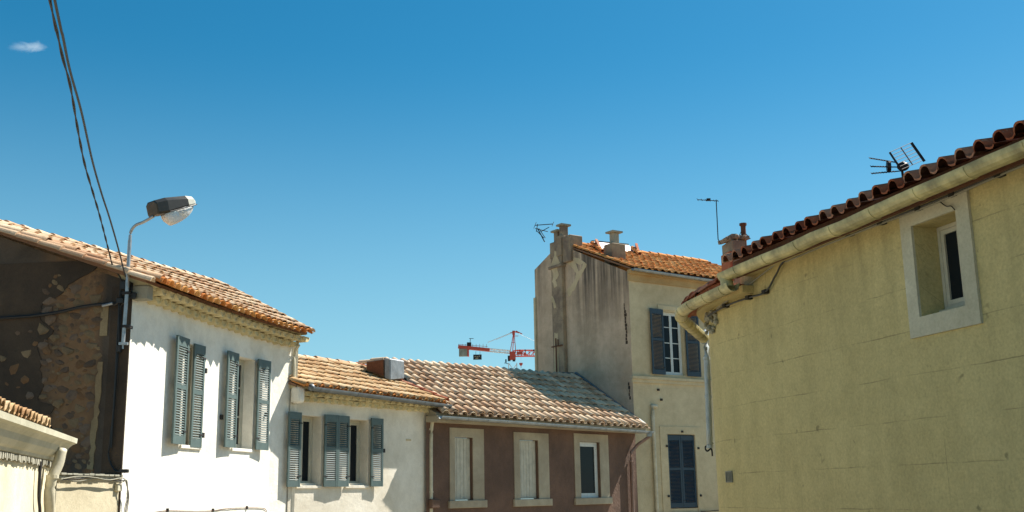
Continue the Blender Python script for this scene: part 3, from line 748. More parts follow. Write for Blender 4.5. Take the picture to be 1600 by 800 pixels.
# ================================================================== 3. brown house
A3 = 40.2
g0 = at_h(700, 652, 1.7)
n3 = Vector((math.cos(R(A3)), -math.sin(R(A3)), 0))
O3 = g0-n3*.36; O3 = Vector((O3.x, O3.y, 0))-dirn(A3)*.32
W3 = straight(O3, A3, 8.15, 1)
h3 = thing('brown_house', 'brown rendered house with pale tiled roof, zinc gutter and three cream framed windows', 'house', (O3.x, O3.y, GZ))
ops = []
for (xa, xb, ya, yb) in ((710, 738, 683, 782), (811, 840, 687, 780), (905, 936, 690, 778)):
    a, z1_ = W3.px(xa, ya); b_, _ = W3.px(xb, ya); _, z0_ = W3.px(xa, yb); ops.append((a, b_, z0_, z1_, .16))
obj('wall', wall_mesh(W3, GZ, 1.75, ops), M['brown_render'], h3)
outer = ((702, 755, 668, 785), (802, 856, 675, 782), (896, 949, 677, 780))
for i, (o_, q) in enumerate(zip(ops, outer)):
    sa, zt = W3.px(q[0], q[2]); sb, _ = W3.px(q[1], q[2]); zb = o_[2]
    zt = min(zt, 1.55)
    bm = NB(); T_ = .018; e = .001
    sa_, sb_ = min(sa, o_[0]-.12), max(sb, o_[1]+.15)
    wbox(bm, W3, sa_, o_[0]-e, zb, zt, -.002, T_); wbox(bm, W3, o_[1]+e, sb_, zb, zt, -.002, T_); wbox(bm, W3, o_[0]-e, o_[1]+e, o_[3]+e, zt, -.002, T_-.001)
    obj('window_surround', bm, M['surround'], h3)
    bm = NB(); wbox(bm, W3, sa_-.05, sb_+.06, zb-.17, zb-.002, -.01, .06); obj('sill', bevel(bm, .01), M['surround'], h3)
    if i < 2:
        mid = o_[0]+(o_[1]-o_[0])*.62
        panel_shutter(h3, W3, o_[0]+.01, mid-.008, o_[2]+.01, o_[3]-.01, -.07, M['shutter_pale'])
        panel_shutter(h3, W3, mid+.008, o_[1]-.01, o_[2]+.01, o_[3]-.01, -.08, M['shutter_pale'])
    else:
        window(h3, W3, o_[0], o_[1], o_[2], o_[3], -.08, M['frame_white'], (), 1, .07)
# roof plane through the eave and the point where ridge meets the tall gable
T0 = Vector((3.37, 31.0, 0)); A4 = 56
WTg = straight(T0, -34, 4.72, -1)
rr_ = at_h(905, 590, 3.45)
back = (rr_-g0).dot(-n3); SL3 = (3.45-1.72)/back
def eave3(u):
    q = W3.P(.12+8.12*u, 0, .38); return Vector((q.x, q.y, 1.78-.04*u))
lz = at_h(565, 560, 3.45); 
tr = WTg.P(2.62, 3.50); 
def rp(u):
    a = at_h(600, 563, 3.42); a = Vector((a.x, a.y, 3.42)); b_ = Vector((tr.x-.02, tr.y, 3.50)); return a.lerp(b_, u)
# right verge must follow the tall wall: shear the right columns
def ridge3(u): return rp(u)
r3 = roof(h3, 'tile_pale', eave3, ridge3, 28, 9, .29, .41, h=.085, flat=.36, limit=300, jit=.005, rot=.01)
bed(h3, W3, .05, 8.2, .26, lambda u: 1.79-.04*u, .45, M['surround'], .07)
eave_tiles(r3, eave3, ridge3, 28, .094, .36, M['tile_pale'], .05)
row_tiles(r3, 'ridge_tile', half_round('ridge_tile', M['ridge_mortar'], .42, .11), rp(0)+Vector((0, 0, -.05)), rp(1)+Vector((0, 0, -.05)), .42)
bm = NB(); q = Vector((-1.9, 3.2, -1.5)); slab(bm, [rp(0), rp(1), rp(1)+q, rp(0)+q], .1); obj('roof', bm, M['tile_pale'], h3)
gutter(h3, [W3.P(.0, 1.70, .44), W3.P(4, 1.67, .44), W3.P(8.35, 1.63, .44)], M['zinc'], .055, .66)
bm = NB(); wbox(bm, W3, 0, 8.2, 1.60, 1.73, 0, .34); obj('soffit', bm, M['surround'], h3)
# zinc flashing against the tall gable
bm = NB(); fa = eave3(1)+Vector((-.08, .1, .07)); fb = rp(1)+Vector((-.02, 0, .08))
bar(bm, fa, fb, .07, .14); obj('flashing', bevel(bm, .01), M['lead'], h3)
bm = NB(); bar(bm, fb+Vector((-.1, .05, 0)), fb+Vector((-.5, -.35, -.02)), .12, .1); obj('flashing', bm, M['lead'], h3)
# outlet and brown pipe at the right end
pE = W3.P(8.18, 1.62, .44)
pipe(h3, [pE, pE+Vector((0, 0, -.12)), W3.P(7.98, 1.30, .2), W3.P(7.80, 1.08, .08), W3.P(7.79, .8, .07), W3.P(7.79, -.5, .07), W3.P(7.79, GZ, .07)], .045, M['pipe_brown'], smooth=0, collars=[W3.P(7.79, .85, .07)])
bm = NB(); box(bm, pE+Vector((0, 0, -.05)), (.13, .13, .14)); obj('hopper', bm, M['zinc'], h3)
# low party parapet with lead flashing between the two roofs
Y3 = lambda x, y, d: at_y(x, y, d)
ch = NB(); hexa(ch, [Y3(572, 578, 24.6), Y3(600, 590, 24.3), Y3(622, 592, 25.0), Y3(600, 580, 25.4), Y3(572, 565, 24.6), Y3(600, 561, 24.3), Y3(622, 563, 25.0), Y3(600, 563, 25.4)])
par = obj('parapet', bevel(ch, .015), M['flue_render'], h3, label='low parapet stub with a dark red face and lead cover')
bm = NB(); hexa(bm, [Y3(600, 591, 24.26), Y3(610, 594, 24.26), Y3(632, 592, 24.9), Y3(624, 590, 25.1), Y3(600, 559.5, 24.26), Y3(610, 560, 24.26), Y3(632, 564, 24.9), Y3(624, 561, 25.1)]); obj('flashing', bevel(bm, .02), M['lead'], par)
bm = NB(); hexa(bm, [Y3(573, 577, 24.5), Y3(599, 588, 24.22), Y3(599, 588, 24.26), Y3(573, 577, 24.56), Y3(573, 566, 24.5), Y3(599, 562, 24.22), Y3(599, 562, 24.26), Y3(573, 566, 24.56)]); obj('red_face', bm, M['rust'], par)
row_tiles(par, 'cap_tile', half_round('cap_tile', M['tile_pale'], .4, .09), Y3(563, 569, 25.2), Y3(600, 563, 24.8), .4)
bm = NB(); wbox(bm, W3, .06, .32, -.25, -.05, 0, .12); obj('wall_bracket', bevel(bm, .02), M['brown_render'], h3)

# ================================================================== 4. tall house
W4 = straight(T0, A4, 6.6, 1)
h4 = thing('tall_house', 'tall cream house with streaked windowless side gable, red tiled roof and navy shutters', 'house', (T0.x, T0.y, GZ))
EZ = 6.28
opU = (1.24, 2.02, 3.36, 5.22, .18); opW = (1.20, 2.27, -.45, 1.64, .10)
obj('wall', wall_mesh(W4, GZ, EZ, [opU, opW]), M['tall_render'], h4)
window(h4, W4, opU[0], opU[1], opU[2], opU[3], -.10, M['frame_white'], (.27, .51, .76), 2, .05)
flat_leaf(h4, W4, 1.20, -1, .52, 3.34, 5.26, M['shutter_navy'], .05, 3, True)
flat_leaf(h4, W4, 2.06, 1, .52, 3.34, 5.26, M['shutter_navy'], .05, 3, True)
shutter(h4, W4.P(1.21, 0, -.05), -.43, 1.62, A4, .52, M['shutter_navy'], True, out=1)
shutter(h4, W4.P(1.74, 0, -.05), -.43, 1.62, A4, .52, M['shutter_navy'], True, out=1)
bm = NB(); T_ = .02
wbox(bm, W4, .92, opW[0]-.002, -.6, 1.86, -.002, T_); wbox(bm, W4, opW[1]+.002, 2.52, -.6, 1.86, -.002, T_); wbox(bm, W4, opW[0]-.002, opW[1]+.002, opW[3]+.002, 1.86, -.002, T_-.001)
obj('window_surround', bm, M['tall_render'], h4)
bm = NB(); wbox(bm, W4, .5, 2.5, -.62, -.56, 0, .05); obj('sill', bm, M['surround'], h4)
bm = NB(); wbox(bm, W4, 1.05, 2.2, 5.26, 5.40, 0, .03); obj('lintel', bevel(bm, .005), M['tall_render'], h4)
bm = NB(); wbox(bm, W4, -.05, 6.6, 3.18, 3.26, 0, .09); wbox(bm, W4, -.05, 6.6, 3.08, 3.178, 0, .05); obj('string_course', bm, M['tall_render'], h4)
bm = NB(); wbox(bm, W4, -.04, 6.6, 6.02, 6.22, 0, .05); wbox(bm, W4, -.04, 6.6, 6.222, 6.34, 0, .16); obj('cornice', bm, plaster('cornice_stained', (.50, .36, .18), (.40, .25, .1), .25), h4)
pipe(h4, [W4.P(.82, 2.42, .05), W4.P(.68, 2.42, .07), W4.P(.64, 2.3, .07), W4.P(.64, 1, .07), W4.P(.64, -1, .07), W4.P(.64, GZ, .07)], .05, M['pipe_cream'], collars=[W4.P(.64, 2.1, .07), W4.P(.64, .45, .07)])
for s, z in ((2.34, 1.25), (2.34, -.1), (1.12, 1.3), (1.10, -.1), (1.74, 1.72), (1.0, 2.62), (.9, 2.9)):
    bm = NB(); wbox(bm, W4, s, s+.06, z-.03, z+.03, 0, .05); obj('shutter_catch', bm, M['iron'], h4)
cable(h4, [W4.P(s, -.54+.01*math.sin(s*7), .07) for s in (2.3, 2.6, 3.0, 3.4)], .012, M['iron'])
# gable: long front slope, short back slope
PK = 3.35; PZ = 7.78
def g4top(s): return EZ+(PZ-EZ)*(max(s, 0)/PK) if s < PK else PZ-(PZ-7.2)*(s-PK)/(4.72-PK)
gb = obj('wall', wall_mesh(WTg, GZ, g4top, [], extra=(PK, 2.9, 3.9)), M['gable_render'], h4, label='windowless gable with dark rain streaks')
EB = WTg.P(4.72, 0)
shadow_body(h4, [EB, EB+dirn(A4)*6.6, W4.P(6.6, 0), ], GZ, EZ, 'wall', M['tall_render'])
def eave4(u): q = W4.P(.02+6.38*u, 0, .22); return Vector((q.x, q.y, 6.36))
def ridge4(u): q = WTg.P(PK, 0)+dirn(A4)*(.02+6.38*u); return Vector((q.x, q.y, PZ+.08))
r4 = roof(h4, 'tile_red', eave4, ridge4, 25, 11, .26, .34, h=.045, flat=.5, lift=.03, jit=.008)
row_tiles(r4, 'ridge_tile', half_round('ridge_tile', M['tile_red'], .42, .11), ridge4(0)+Vector((0, 0, .0)), ridge4(1), .42)
bm = NB(); q0, q1 = ridge4(.035), ridge4(1); bk = dirn(-34)*1.5+Vector((0, 0, -.65)); slab(bm, [q0, q1, q1+bk, q0+bk], .1); obj('roof', bm, M['tile_red'], h4)
row_tiles(r4, 'verge_tile', half_round('verge_tile', M['tile_red'], .36, .055), eave4(0)+Vector((.04, 0, .03)), ridge4(0)+Vector((.03, 0, .03)), .36)
gutter(h4, [W4.P(-.05, 6.33, .27), W4.P(3, 6.28, .27), W4.P(6.6, 6.22, .27)], M['zinc'], .06, 1.2)
# flue breast rising up the gable to two pots
bm = NB(); wbox(bm, WTg, 3.05, 3.62, 3.3, 7.35, 0, .14); wbox(bm, WTg, 3.02, 3.30, 7.35, 8.0, -.35, .16); wbox(bm, WTg, 3.302, 3.66, 7.35, 7.86, -.35, .14)
fl = obj('chimney', bevel(bm, .015), M['flue_render'], h4)
bm = NB(); wbox(bm, WTg, 2.62, 3.04, 7.1, 7.95, -.4, .10); obj('chimney', bevel(bm, .02), M['flue_render'], h4)
for s_, z_, w_ in ((3.18, 8.0, .2), (3.46, 7.86, .24)):
    bm = NB(); wbox(bm, WTg, s_-w_/2+.02, s_+w_/2-.02, z_, z_+.34, -.2, .04); obj('chimney_pot', bevel(bm, .01), M['flue_render'], fl)
    bm = NB(); wbox(bm, WTg, s_-w_/2-.05, s_+w_/2+.05, z_+.342, z_+.40, -.27, .11); obj('cap', bm, M['concrete'], fl)
def blotch(parent, W, pts, n, m, name='render_patch'):
    bm = NB(); q_ = []
    for (x, y), (x2, y2) in zip(pts, pts[1:]+pts[:1]):
        for k_ in range(3): q_.append((x+(x2-x)*k_/3+random.uniform(-.8, .8), y+(y2-y)*k_/3+random.uniform(-.8, .8)))
    P_ = [W.P(*W.px(x, y, n), n) for x, y in q_]
    v = [bm.verts.new(p) for p in P_]; f = bm.faces.new(v)
    r_ = bmesh.ops.extrude_face_region(bm, geom=[f]); vv = [q for q in r_['geom'] if isinstance(q, bmesh.types.BMVert)]
    bmesh.ops.translate(bm, verts=vv, vec=-W.fr(0)[2]*.03)
    return obj(name, bm, m, parent)
blotch(gb, WTg, [(889, 402), (900, 412), (904, 424), (908, 420), (912, 410), (917, 413), (912, 424), (905, 436), (899, 449), (893, 460), (888, 464), (886, 452), (893, 446), (899, 434), (900, 427), (894, 418), (886, 410)], .006, M['patch'])
blotch(gb, WTg, [(884, 402), (905, 404), (914, 410), (906, 414), (892, 408), (884, 408)], .004, M['patch'])
blotch(fl, WTg, [(866, 392), (872, 394), (871, 404), (875, 410), (870, 418), (873, 430), (868, 438), (871, 446), (866, 450), (863, 440), (865, 428), (860, 414), (865, 402)], .146, M['patch'])
blotch(fl, WTg, [(862, 462), (866, 468), (868, 480), (866, 482), (863, 472), (860, 466)], .146, M['patch'])
blotch(fl, WTg, [(866, 520), (872, 521), (873, 582), (866, 582)], .146, M['patch'])
bm = NB(); wbox(bm, WTg, 3.0, 3.7, 7.0, 7.08, 0, .2); obj('ledge', bm, M['flue_render'], fl)
cr_ = NB(); ax, az_ = WTg.px(868, 541, .2); wbox(cr_, WTg, ax-.015, ax+.015, az_-.8, az_+.25, .17, .20); wbox(cr_, WTg, ax-.32, ax+.24, az_-.015, az_+.02, .16, .19); wbox(cr_, WTg, ax-.12, ax-.09, az_, az_+.2, .17, .19)
obj('iron_bracket', cr_, M['rust'], h4)
# cracks down the quoin
for (sx, za, zb) in ((.16, 4.2, 5.1), (.2, 4.9, 5.3), (.12, 2.6, 3.1)):
    bm = NB(); z = za
    while z < zb: wbox(bm, WTg, sx+random.uniform(-.03, .03), sx+.04+random.uniform(0, .05), z, z+.09, .0, .008); z += .1
    obj('crack', bm, M['stone_gable'], gb)
# stack with pot on the front slope
def on4(u, v, dz=0): return eave4(u).lerp(ridge4(u), v)+Vector((0, 0, dz))
def px4(x, y):
    o_ = eave4(0); X = eave4(1)-o_; Y = ridge4(0)-o_; n_ = X.cross(Y); d = ray(x, y); return d*(o_.dot(n_)/d.dot(n_))
c = px4(961, 404); rz = -R(A4)+R(90)
st = NB(); box(st, c+Vector((0, 0, .12)), (.52, .42, .62), rz); stk = obj('chimney', bevel(st, .015), M['flue_render'], h4)
bm = NB(); box(bm, c+Vector((0, 0, .60)), (.22, .22, .38), rz); obj('chimney_pot', bevel(bm, .02), M['concrete'], stk)
bm = NB(); box(bm, c+Vector((0, 0, .815)), (.40, .36, .05), rz); obj('cap', bm, M['concrete'], stk)
# roof terrace opening: pale panel framed by tiles
ta, tb = px4(936, 391), px4(992, 396)
dz = Vector((0, 0, 1)); bd = dirn(-34)
ter = NB(); hexa(ter, [ta-bd*.05-dz*.0, tb-bd*.05-dz*.0, tb+bd*.1-dz*.1, ta+bd*.1-dz*.1, ta+dz*.34+bd*.3, tb+dz*.34+bd*.3, tb+bd*.4+dz*.34, ta+bd*.4+dz*.34])
te = obj('roof_terrace', ter, M['crane_white'], h4, label='pale wall of a roof terrace framed by tiles')
bm = NB(); bar(bm, ta+dz*.37+bd*.35, tb+dz*.37+bd*.35, .10, .04); bar(bm, ta-dz*.03-bd*.1, tb-bd*.1-dz*.03, .08, .08); obj('frame', bm, M['iron'], te)
mm = half_round('cap_tile', M['tile_red'], .34, .075)
row_tiles(te, 'cap_tile', mm, px4(942, 398)+dz*.1, ta+dz*.27-dirn(A4)*.1+bd*.2, .34)
row_tiles(te, 'cap_tile', mm, px4(1000, 402)+dz*.1, tb+dz*.25+dirn(A4)*.08+bd*.2, .34)
for (a_, p_) in ((px4(942, 398), ta-dirn(A4)*.1), (px4(1000, 402), tb+dirn(A4)*.08)):
    bm = NB(); a = a_; p_ = Vector(p_); x_ = dirn(A4)*.05
    hexa(bm, [a-x_-dz*.05, a+x_-dz*.05, p_+x_-dz*.2, p_-x_-dz*.2, a-x_+dz*.08, a+x_+dz*.08, p_+x_+dz*.36, p_-x_+dz*.36]); obj('cheek', bm, M['tile_dark'], te)

# ================================================================== 5. yellow house on the right
A5 = -16.8; P5 = Vector((5.792, 1.749, 0)); u5 = dirn(A5)          # foot of the perpendicular from the photographer
R0 = P5+u5*10.0
S_END = 1.72
cor = R0+u5*S_END
back5 = dirn(17)
# rounded corner between the street front and the receding end wall
cpts = [R0-u5*9.0, R0+u5*(S_END-.35)]
for k in range(1, 8):
    t_ = k/7; a = R0+u5*(S_END-.35); b_ = cor+u5*.22; c = cor+u5*.22+back5*.45
    cpts.append((1-t_)**2*a+2*t_*(1-t_)*b_+t_*t_*c)
cpts.append(cpts[-1]+back5*4)
W5 = Wall([(p.x, p.y) for p in cpts], -1)
S0 = 9.0                                     # arc length of R0 on W5
h5 = thing('yellow_house', 'ochre yellow rendered house with half-round gutter, red canal tiles and one deep small window', 'house', (cor.x, cor.y, ground_h(cor.x, cor.y)))
opR = (S0-2.72, S0-2.14, 1.44, 2.24, .30)
def top5(s): return 2.30 if s < S0+.8 else 2.14
obj('wall', wall_mesh(W5, GZ, lambda s: 2.44 if s <= S0+.98 else 2.20, [opR], extra=(S0+.98, S0+1.0), step=.4), M['yellow_render'], h5)
window(h5, W5, opR[0], opR[1], opR[2]+.06, opR[3], -.24, M['frame_cream'], (), 2, .035)
bm = NB(); T_ = .025; a0, a1, z0_, z1_ = S0-2.88, S0-1.99, 1.27, 2.39
wbox(bm, W5, a0, opR[0]-.002, z0_, z1_, -.002, T_); wbox(bm, W5, opR[1]+.002, a1, z0_, z1_, -.002, T_)
wbox(bm, W5, opR[0]-.002, opR[1]+.002, z0_, opR[2]-.002, -.002, T_-.001); wbox(bm, W5, opR[0]-.002, opR[1]+.002, opR[3]+.002, z1_, -.002, T_-.001)
obj('window_surround', bm, M['yellow_surround'], h5)
bm = NB(); wbox(bm, W5, opR[0], opR[1], opR[2]+.0, opR[2]+.06, -.30, -.18); obj('sill', bm, M['yellow_surround'], h5)
shadow_body(h5, [W5.P(W5.L, 0), W5.P(W5.L, 0)+Vector((6, -1, 0)), R0-u5*9+Vector((7, 1.5, 0)), R0-u5*9], GZ, 2.2, 'wall', M['yellow_render'])
n5 = W5.fr(1)[2]
# upper roof
def P5s(s, z, n): v = R0+u5*s+n5*n; return Vector((v.x, v.y, z))
UE = .74
def eave5(u): return P5s(-6.0+(UE+6.0)*u, 2.47, .30)
def ridge5(u): return P5s(-6.0+(UE+6.0)*u, 2.47+.30*3.6, .30-3.6)
r5 = roof(h5, 'tile_dark', eave5, ridge5, 31, 9, .228, .42, h=.078, flat=.42, lift=.035, limit=300)
bm = NB(); q = -n5*4+Vector((0, 0, -1.2)); slab(bm, [ridge5(0), ridge5(1), ridge5(1)+q, ridge5(0)+q], .1); obj('roof', bm, M['tile_dark'], h5)
row_tiles(r5, 'verge_tile', half_round('verge_tile', M['tile_pale'], .42, .085), eave5(1)+Vector((0, 0, .05)), ridge5(1)+Vector((0, 0, .05)), .42)
gutter(h5, [P5s(-6.0+(UE+6.03)*k/14, 2.42-.055*k/14+random.gauss(0, .005), .33+random.gauss(0, .003)) for k in range(15)], M['gutter_yellow'], .082, .62, M['gutter_yellow'])
bm = NB(); hexa(bm, [P5s(-6, 2.40, -.05), P5s(UE, 2.36, -.05), P5s(UE, 2.36, .12), P5s(-6, 2.40, .12), P5s(-6, 2.47, -.05), P5s(UE, 2.44, -.05), P5s(UE, 2.44, .12), P5s(-6, 2.47, .12)]); obj('soffit', bm, M['yellow_render'], h5)
bm = NB(); hexa(bm, [P5s(-6, 2.34, .17), P5s(UE, 2.33, .17), P5s(UE, 2.33, .205), P5s(-6, 2.34, .205), P5s(-6, 2.52, .17), P5s(UE, 2.52, .17), P5s(UE, 2.52, .205), P5s(-6, 2.52, .205)]); obj('fascia', bm, M['rust'], h5)
# lower roof over the rounded corner
GZ5 = 2.20
path = [P5s(.56, GZ5+.03, .33), P5s(1.1, GZ5+.01, .33), P5s(S_END-.3, GZ5, .33)]
for k in range(0, 9):
    s = S0+S_END-.30+k*.14; path.append(W5.P(s, GZ5-.005*k, .33))
lastp = path[-1]
e_end = W5.P(S0+S_END+2.1, GZ5-.09, .26)
path += [lastp.lerp(e_end, .33), lastp.lerp(e_end, .66), e_end]
lg = gutter(h5, path, M['gutter_yellow'], .082, .42, M['gutter_yellow'])
pipe(h5, [P5s(UE-.03, 2.34, .33), P5s(UE-.04, 2.27, .33), P5s(UE-.06, 2.2, .33)], .07, M['gutter_yellow'], 'outlet', smooth=3)
def el5(u): return W5.P(S0+.75+1.77*u, 2.285, .24)
bm = NB()
for i in range(16): wbox(bm, W5, S0+.7+i*.15, S0+.7+(i+1)*.15, 2.17, 2.25, -.03, .14)
obj('soffit', bm, M['yellow_render'], h5)
lr = NB(); ring = [el5(k/8) for k in range(9)]
slab(lr, [*ring, P5s(3.2, 2.5, -2.4), P5s(.9, 2.7, -2.4), P5s(.9, 2.30, .0)], .08)
lro = obj('roof', lr, M['tile_dark'], h5, label='lower roof over the rounded corner')
vt = half_round('verge_tile', M['tile_dark'], .26, .075)
pp = [P5s(.95, 2.32, .27), P5s(1.15, 2.32, .27), P5s(1.42, 2.30, .27)]+[W5.P(S0+1.45+.2*k, 2.295-.01*k, .26) for k in range(5)]
for a, b_ in zip(pp, pp[1:]): row_tiles(lro, 'verge_tile', vt, a, b_, .24)
bm = NB(); sweep(bm, [p-Vector((0, 0, .05)) for p in pp], [(-.02, -.06), (.05, -.06), (.05, .05), (-.02, .05)]); obj('bedding', bm, M['tile_dark'], lro)
# dark void and broken plaster under the corner gutter
bm = NB()
for i in range(26):
    s = S0+S_END-.1+random.uniform(0, .5); z = 1.93+random.uniform(-.05, .2); bmesh.ops.create_icosphere(bm, subdivisions=1, radius=random.uniform(.025, .05), matrix=Matrix.Translation(W5.P(s, z, random.uniform(0, .05))))
obj('broken_plaster', bm, M['concrete'], h5, kind='stuff')
# downpipe beside the corner, ending in a hook
yb = 15.4
dp = [at_y(1103, 518, yb), at_y(1104, 560, yb), at_y(1106.5, 620, yb), at_y(1109, 698, yb)]
dpo = pipe(h5, [e_end+Vector((0, 0, -.06)), e_end.lerp(dp[0], .6)+Vector((0, 0, -.08))]+dp, .042, M['pipe_grey'], collars=dp[1:], smooth=3)
bm = NB(); q = dp[-1]; tube(bm, smooth_path([q+Vector((.05, 0, .05)), q+Vector((-.06, 0, .0)), q+Vector((-.04, 0, -.06)), q+Vector((.02, 0, -.03)), q+Vector((.03, 0, -.13))]), .012, 6); obj('hook', bm, M['iron'], dpo)
# cables under the gutter with clamps
c1 = [(1105, 494), (1134, 478), (1170, 465), (1196, 456), (1212, 430), (1228, 406), (1280, 384), (1328, 365), (1378, 346), (1437, 324), (1490, 302), (1562, 271), (1600, 255), (1640, 238)]
c2 = [(1120, 482), (1168, 446), (1228, 402), (1280, 380), (1328, 361), (1378, 342), (1437, 320), (1490, 298), (1562, 266), (1640, 233)]
W5s = straight(R0-u5*9, A5, 11.2, -1)
def onw(x, y, n=.045): s, z = W5s.px(x, y, n); return W5s.P(s, z, n)
cbo = cable(h5, [onw(*q) for q in c1], .011, M['black']); cable(h5, [onw(q[0], q[1]+3, .05) for q in c1[5:]], .009, M['concrete']); cable(h5, [onw(*q) for q in c2], .009, M['concrete'])
for q in ((1134, 478), (1170, 465), (1196, 456), (1230, 404), (1280, 383), (1328, 365), (1378, 347), (1437, 325), (1490, 303), (1562, 272)):
    p = onw(*q, .03); bm = NB(); box(bm, p, (.06, .07, .045), -R(A5)); obj('clamp', bm, M['black'], h5)
cable(h5, [onw(1465, 312), onw(1478, 322), onw(1486, 322), onw(1492, 328)], .005, M['black'])
# vent grille
s, z = W5s.px(1140, 745); vg = NB(); frame_box(vg, W5s, s-.075, s+.075, z-.065, z+.065, .012, -.0, .015); v_ = obj('vent', vg, M['concrete'], h5)
bm = NB(); wbox(bm, W5s, s-.063, s+.063, z-.053, z+.053, .001, .004); obj('back_plate', bm, M['black'], v_)
for k in (-1, 0, 1):
    bm = NB(); wbox(bm, W5s, s+k*.034-.007, s+k*.034+.007, z-.053, z+.053, .004, .014); obj('bar', bm, M['concrete'], v_)
# chimney of the yellow house
cc = at_y(1148, 411, 14.4)
bm = NB(); box(bm, cc+Vector((.01, 0, -.12)), (.22, .34, .80), .2); cho = obj('chimney', bevel(bm, .03, 2), M['flue_render'], h5)
for v in cho.data.vertices: v.co += noise.noise_vector(v.co*6)*.03
bm = NB(); box(bm, cc+Vector((-.115, -.05, -.08)), (.035, .30, .4), .2); obj('flashing', bm, M['tile_dark'], cho)
bm = NB(); 
for k in range(5): box(bm, cc+Vector((-.10+.05*k, -.02, .31+random.uniform(-.01, .04))), (.07, .30, .05), .2+random.uniform(-.4, .4), Matrix.Rotation(random.uniform(-.3, .3), 3, 'Y'))
for k in range(16): bmesh.ops.create_icosphere(bm, subdivisions=1, radius=random.uniform(.02, .045), matrix=Matrix.Translation(cc+Vector((random.uniform(-.12, .12), random.uniform(-.2, .15), .30+random.uniform(-.03, .05)))))
obj('rubble_cap', bm, M['flue_render'], cho)
pq = at_y(1162, 368, 14.4); bm = NB(); tube(bm, [pq+Vector((0, 0, -.3)), pq+Vector((0, 0, .14))], .035, 10); tube(bm, [pq+Vector((0, 0, .14)), pq+Vector((0, 0, .17))], .05, 10); bar(bm, pq+Vector((-.07, 0, -.02)), pq+Vector((-.02, 0, .08)), .008); bar(bm, pq+Vector((.09, 0, -.05)), pq+Vector((.02, 0, .04)), .008)
obj('flue_pipe', bm, M['rust'], h5)

# ================================================================== antennas
def yagi(name, label, base, top, boom_a, boom_b, n, el_len, eld, r=.012):
    a = thing(name, label, 'antenna', base)
    bm = NB(); tube(bm, [base, top], r, 6); obj('mast', bm, M['iron'], a)
    bm = NB(); tube(bm, [boom_a, boom_b], r*.8, 6); bo = obj('boom', bm, M['iron'], a)
    for i in range(n):
        c = Vector(boom_a).lerp(Vector(boom_b), i/(n-1)); l = el_len*(1-.3*i/(n-1)); bm = NB(); tube(bm, [c-eld*l/2, c+eld*l/2], r*.5, 5); obj('element', bm, M['iron'], bo)
    return a
yb = 14.3
q = [at_y(*p, yb) for p in ((1122, 374), (1119, 312), (1090, 312), (1122, 314))]
base = at_y(1127, 382, yb)
a = yagi('television_antenna', 'slim mast with a short horizontal aerial above the crumbling chimney', base, q[0], q[2], q[3], 6, .2, Vector((.25, .95, .1)).normalized(), .007)
bm = NB(); tube(bm, [q[0], q[1]], .007, 6); obj('mast', bm, M['iron'], a)
bm = NB(); box(bm, at_y(1107, 312, yb), (.05, .04, .03)); obj('balun', bm, M['iron'], a)
yb = 34.3
base = at_y(851, 378, yb)
a = yagi('television_antenna', 'small tilted aerial on the back edge of the tall gable', base, at_y(840, 357, yb), at_y(836, 352, yb), at_y(864, 350, yb), 2, .3, Vector((.3, .5, .8)).normalized(), .018)
bm = NB()
for p, r_ in (((840, 350), (838, 362)), ((836, 357), (856, 362)), ((842, 357), (852, 372)), ((845, 362), (858, 355)), ((850, 372), (838, 360))): tube(bm, [at_y(*p, yb), at_y(*r_, yb)], .013, 5)
obj('elements', bm, M['iron'], a)
# UHF antenna with grid reflector behind the yellow roof
yb = 10.0
D = lambda x, y, dy=0: at_y(x, y, yb+dy)
a = thing('grid_antenna', 'black aerial with wire grid reflector and three arms on the yellow house roof', 'antenna', D(1412, 285))
bm = NB(); tube(bm, [D(1412, 285), D(1409, 262)], .012, 6); obj('mast', bm, M['iron'], a)
gr = NB()
TL, TR, BR, BL = D(1390, 238, -.25), D(1424, 223, .1), D(1443, 250, .1), D(1408, 265, -.25)
for k in range(7):
    t_ = k/6; tube(gr, [TL.lerp(BL, t_), TR.lerp(BR, t_)], .003, 4)
tube(gr, [TL.lerp(TR, .5), BL.lerp(BR, .5)], .006, 5)
go = obj('grid', gr, M['iron'], a)
for p_, q_, w_ in ((TL, BL, .014), (TR, BR, .02)):
    bm = NB(); bar(bm, p_, q_+(q_-p_)*.08, w_); obj('side_bar', bm, M['iron'], go)
hub = D(1411, 260, -.1); bm = NB(); bmesh.ops.create_uvsphere(bm, u_segments=10, v_segments=8, radius=.045, matrix=Matrix.Translation(hub) @ Matrix.Diagonal((1.3, 1, 1, 1))); obj('hub', bm, M['black'], a)
bm = NB(); c = D(1388.5, 260, -.15); bmesh.ops.create_cone(bm, cap_ends=True, segments=14, radius1=.05, radius2=.05, depth=.035, matrix=Matrix.Translation(c) @ Matrix.Rotation(R(90), 4, 'Y') @ Matrix.Rotation(.2, 4, 'X')); obj('plate', bm, M['black'], a)
for (xa, ya), (xb, yb_) in (((1402, 254), (1359, 247)), ((1404, 261), (1361, 260)), ((1408, 267), (1362, 271))):
    p_, q_ = D(xa, ya, -.1), D(xb, yb_, -.3); bm = NB(); tube(bm, [p_, q_], .006, 5)
    for k in range(9):
        c = p_.lerp(q_, .25+.75*k/8); bar(bm, c-Vector((0, .02, .013)), c+Vector((0, .02, .013)), .005)
    obj('arm', bm, M['iron'], a)

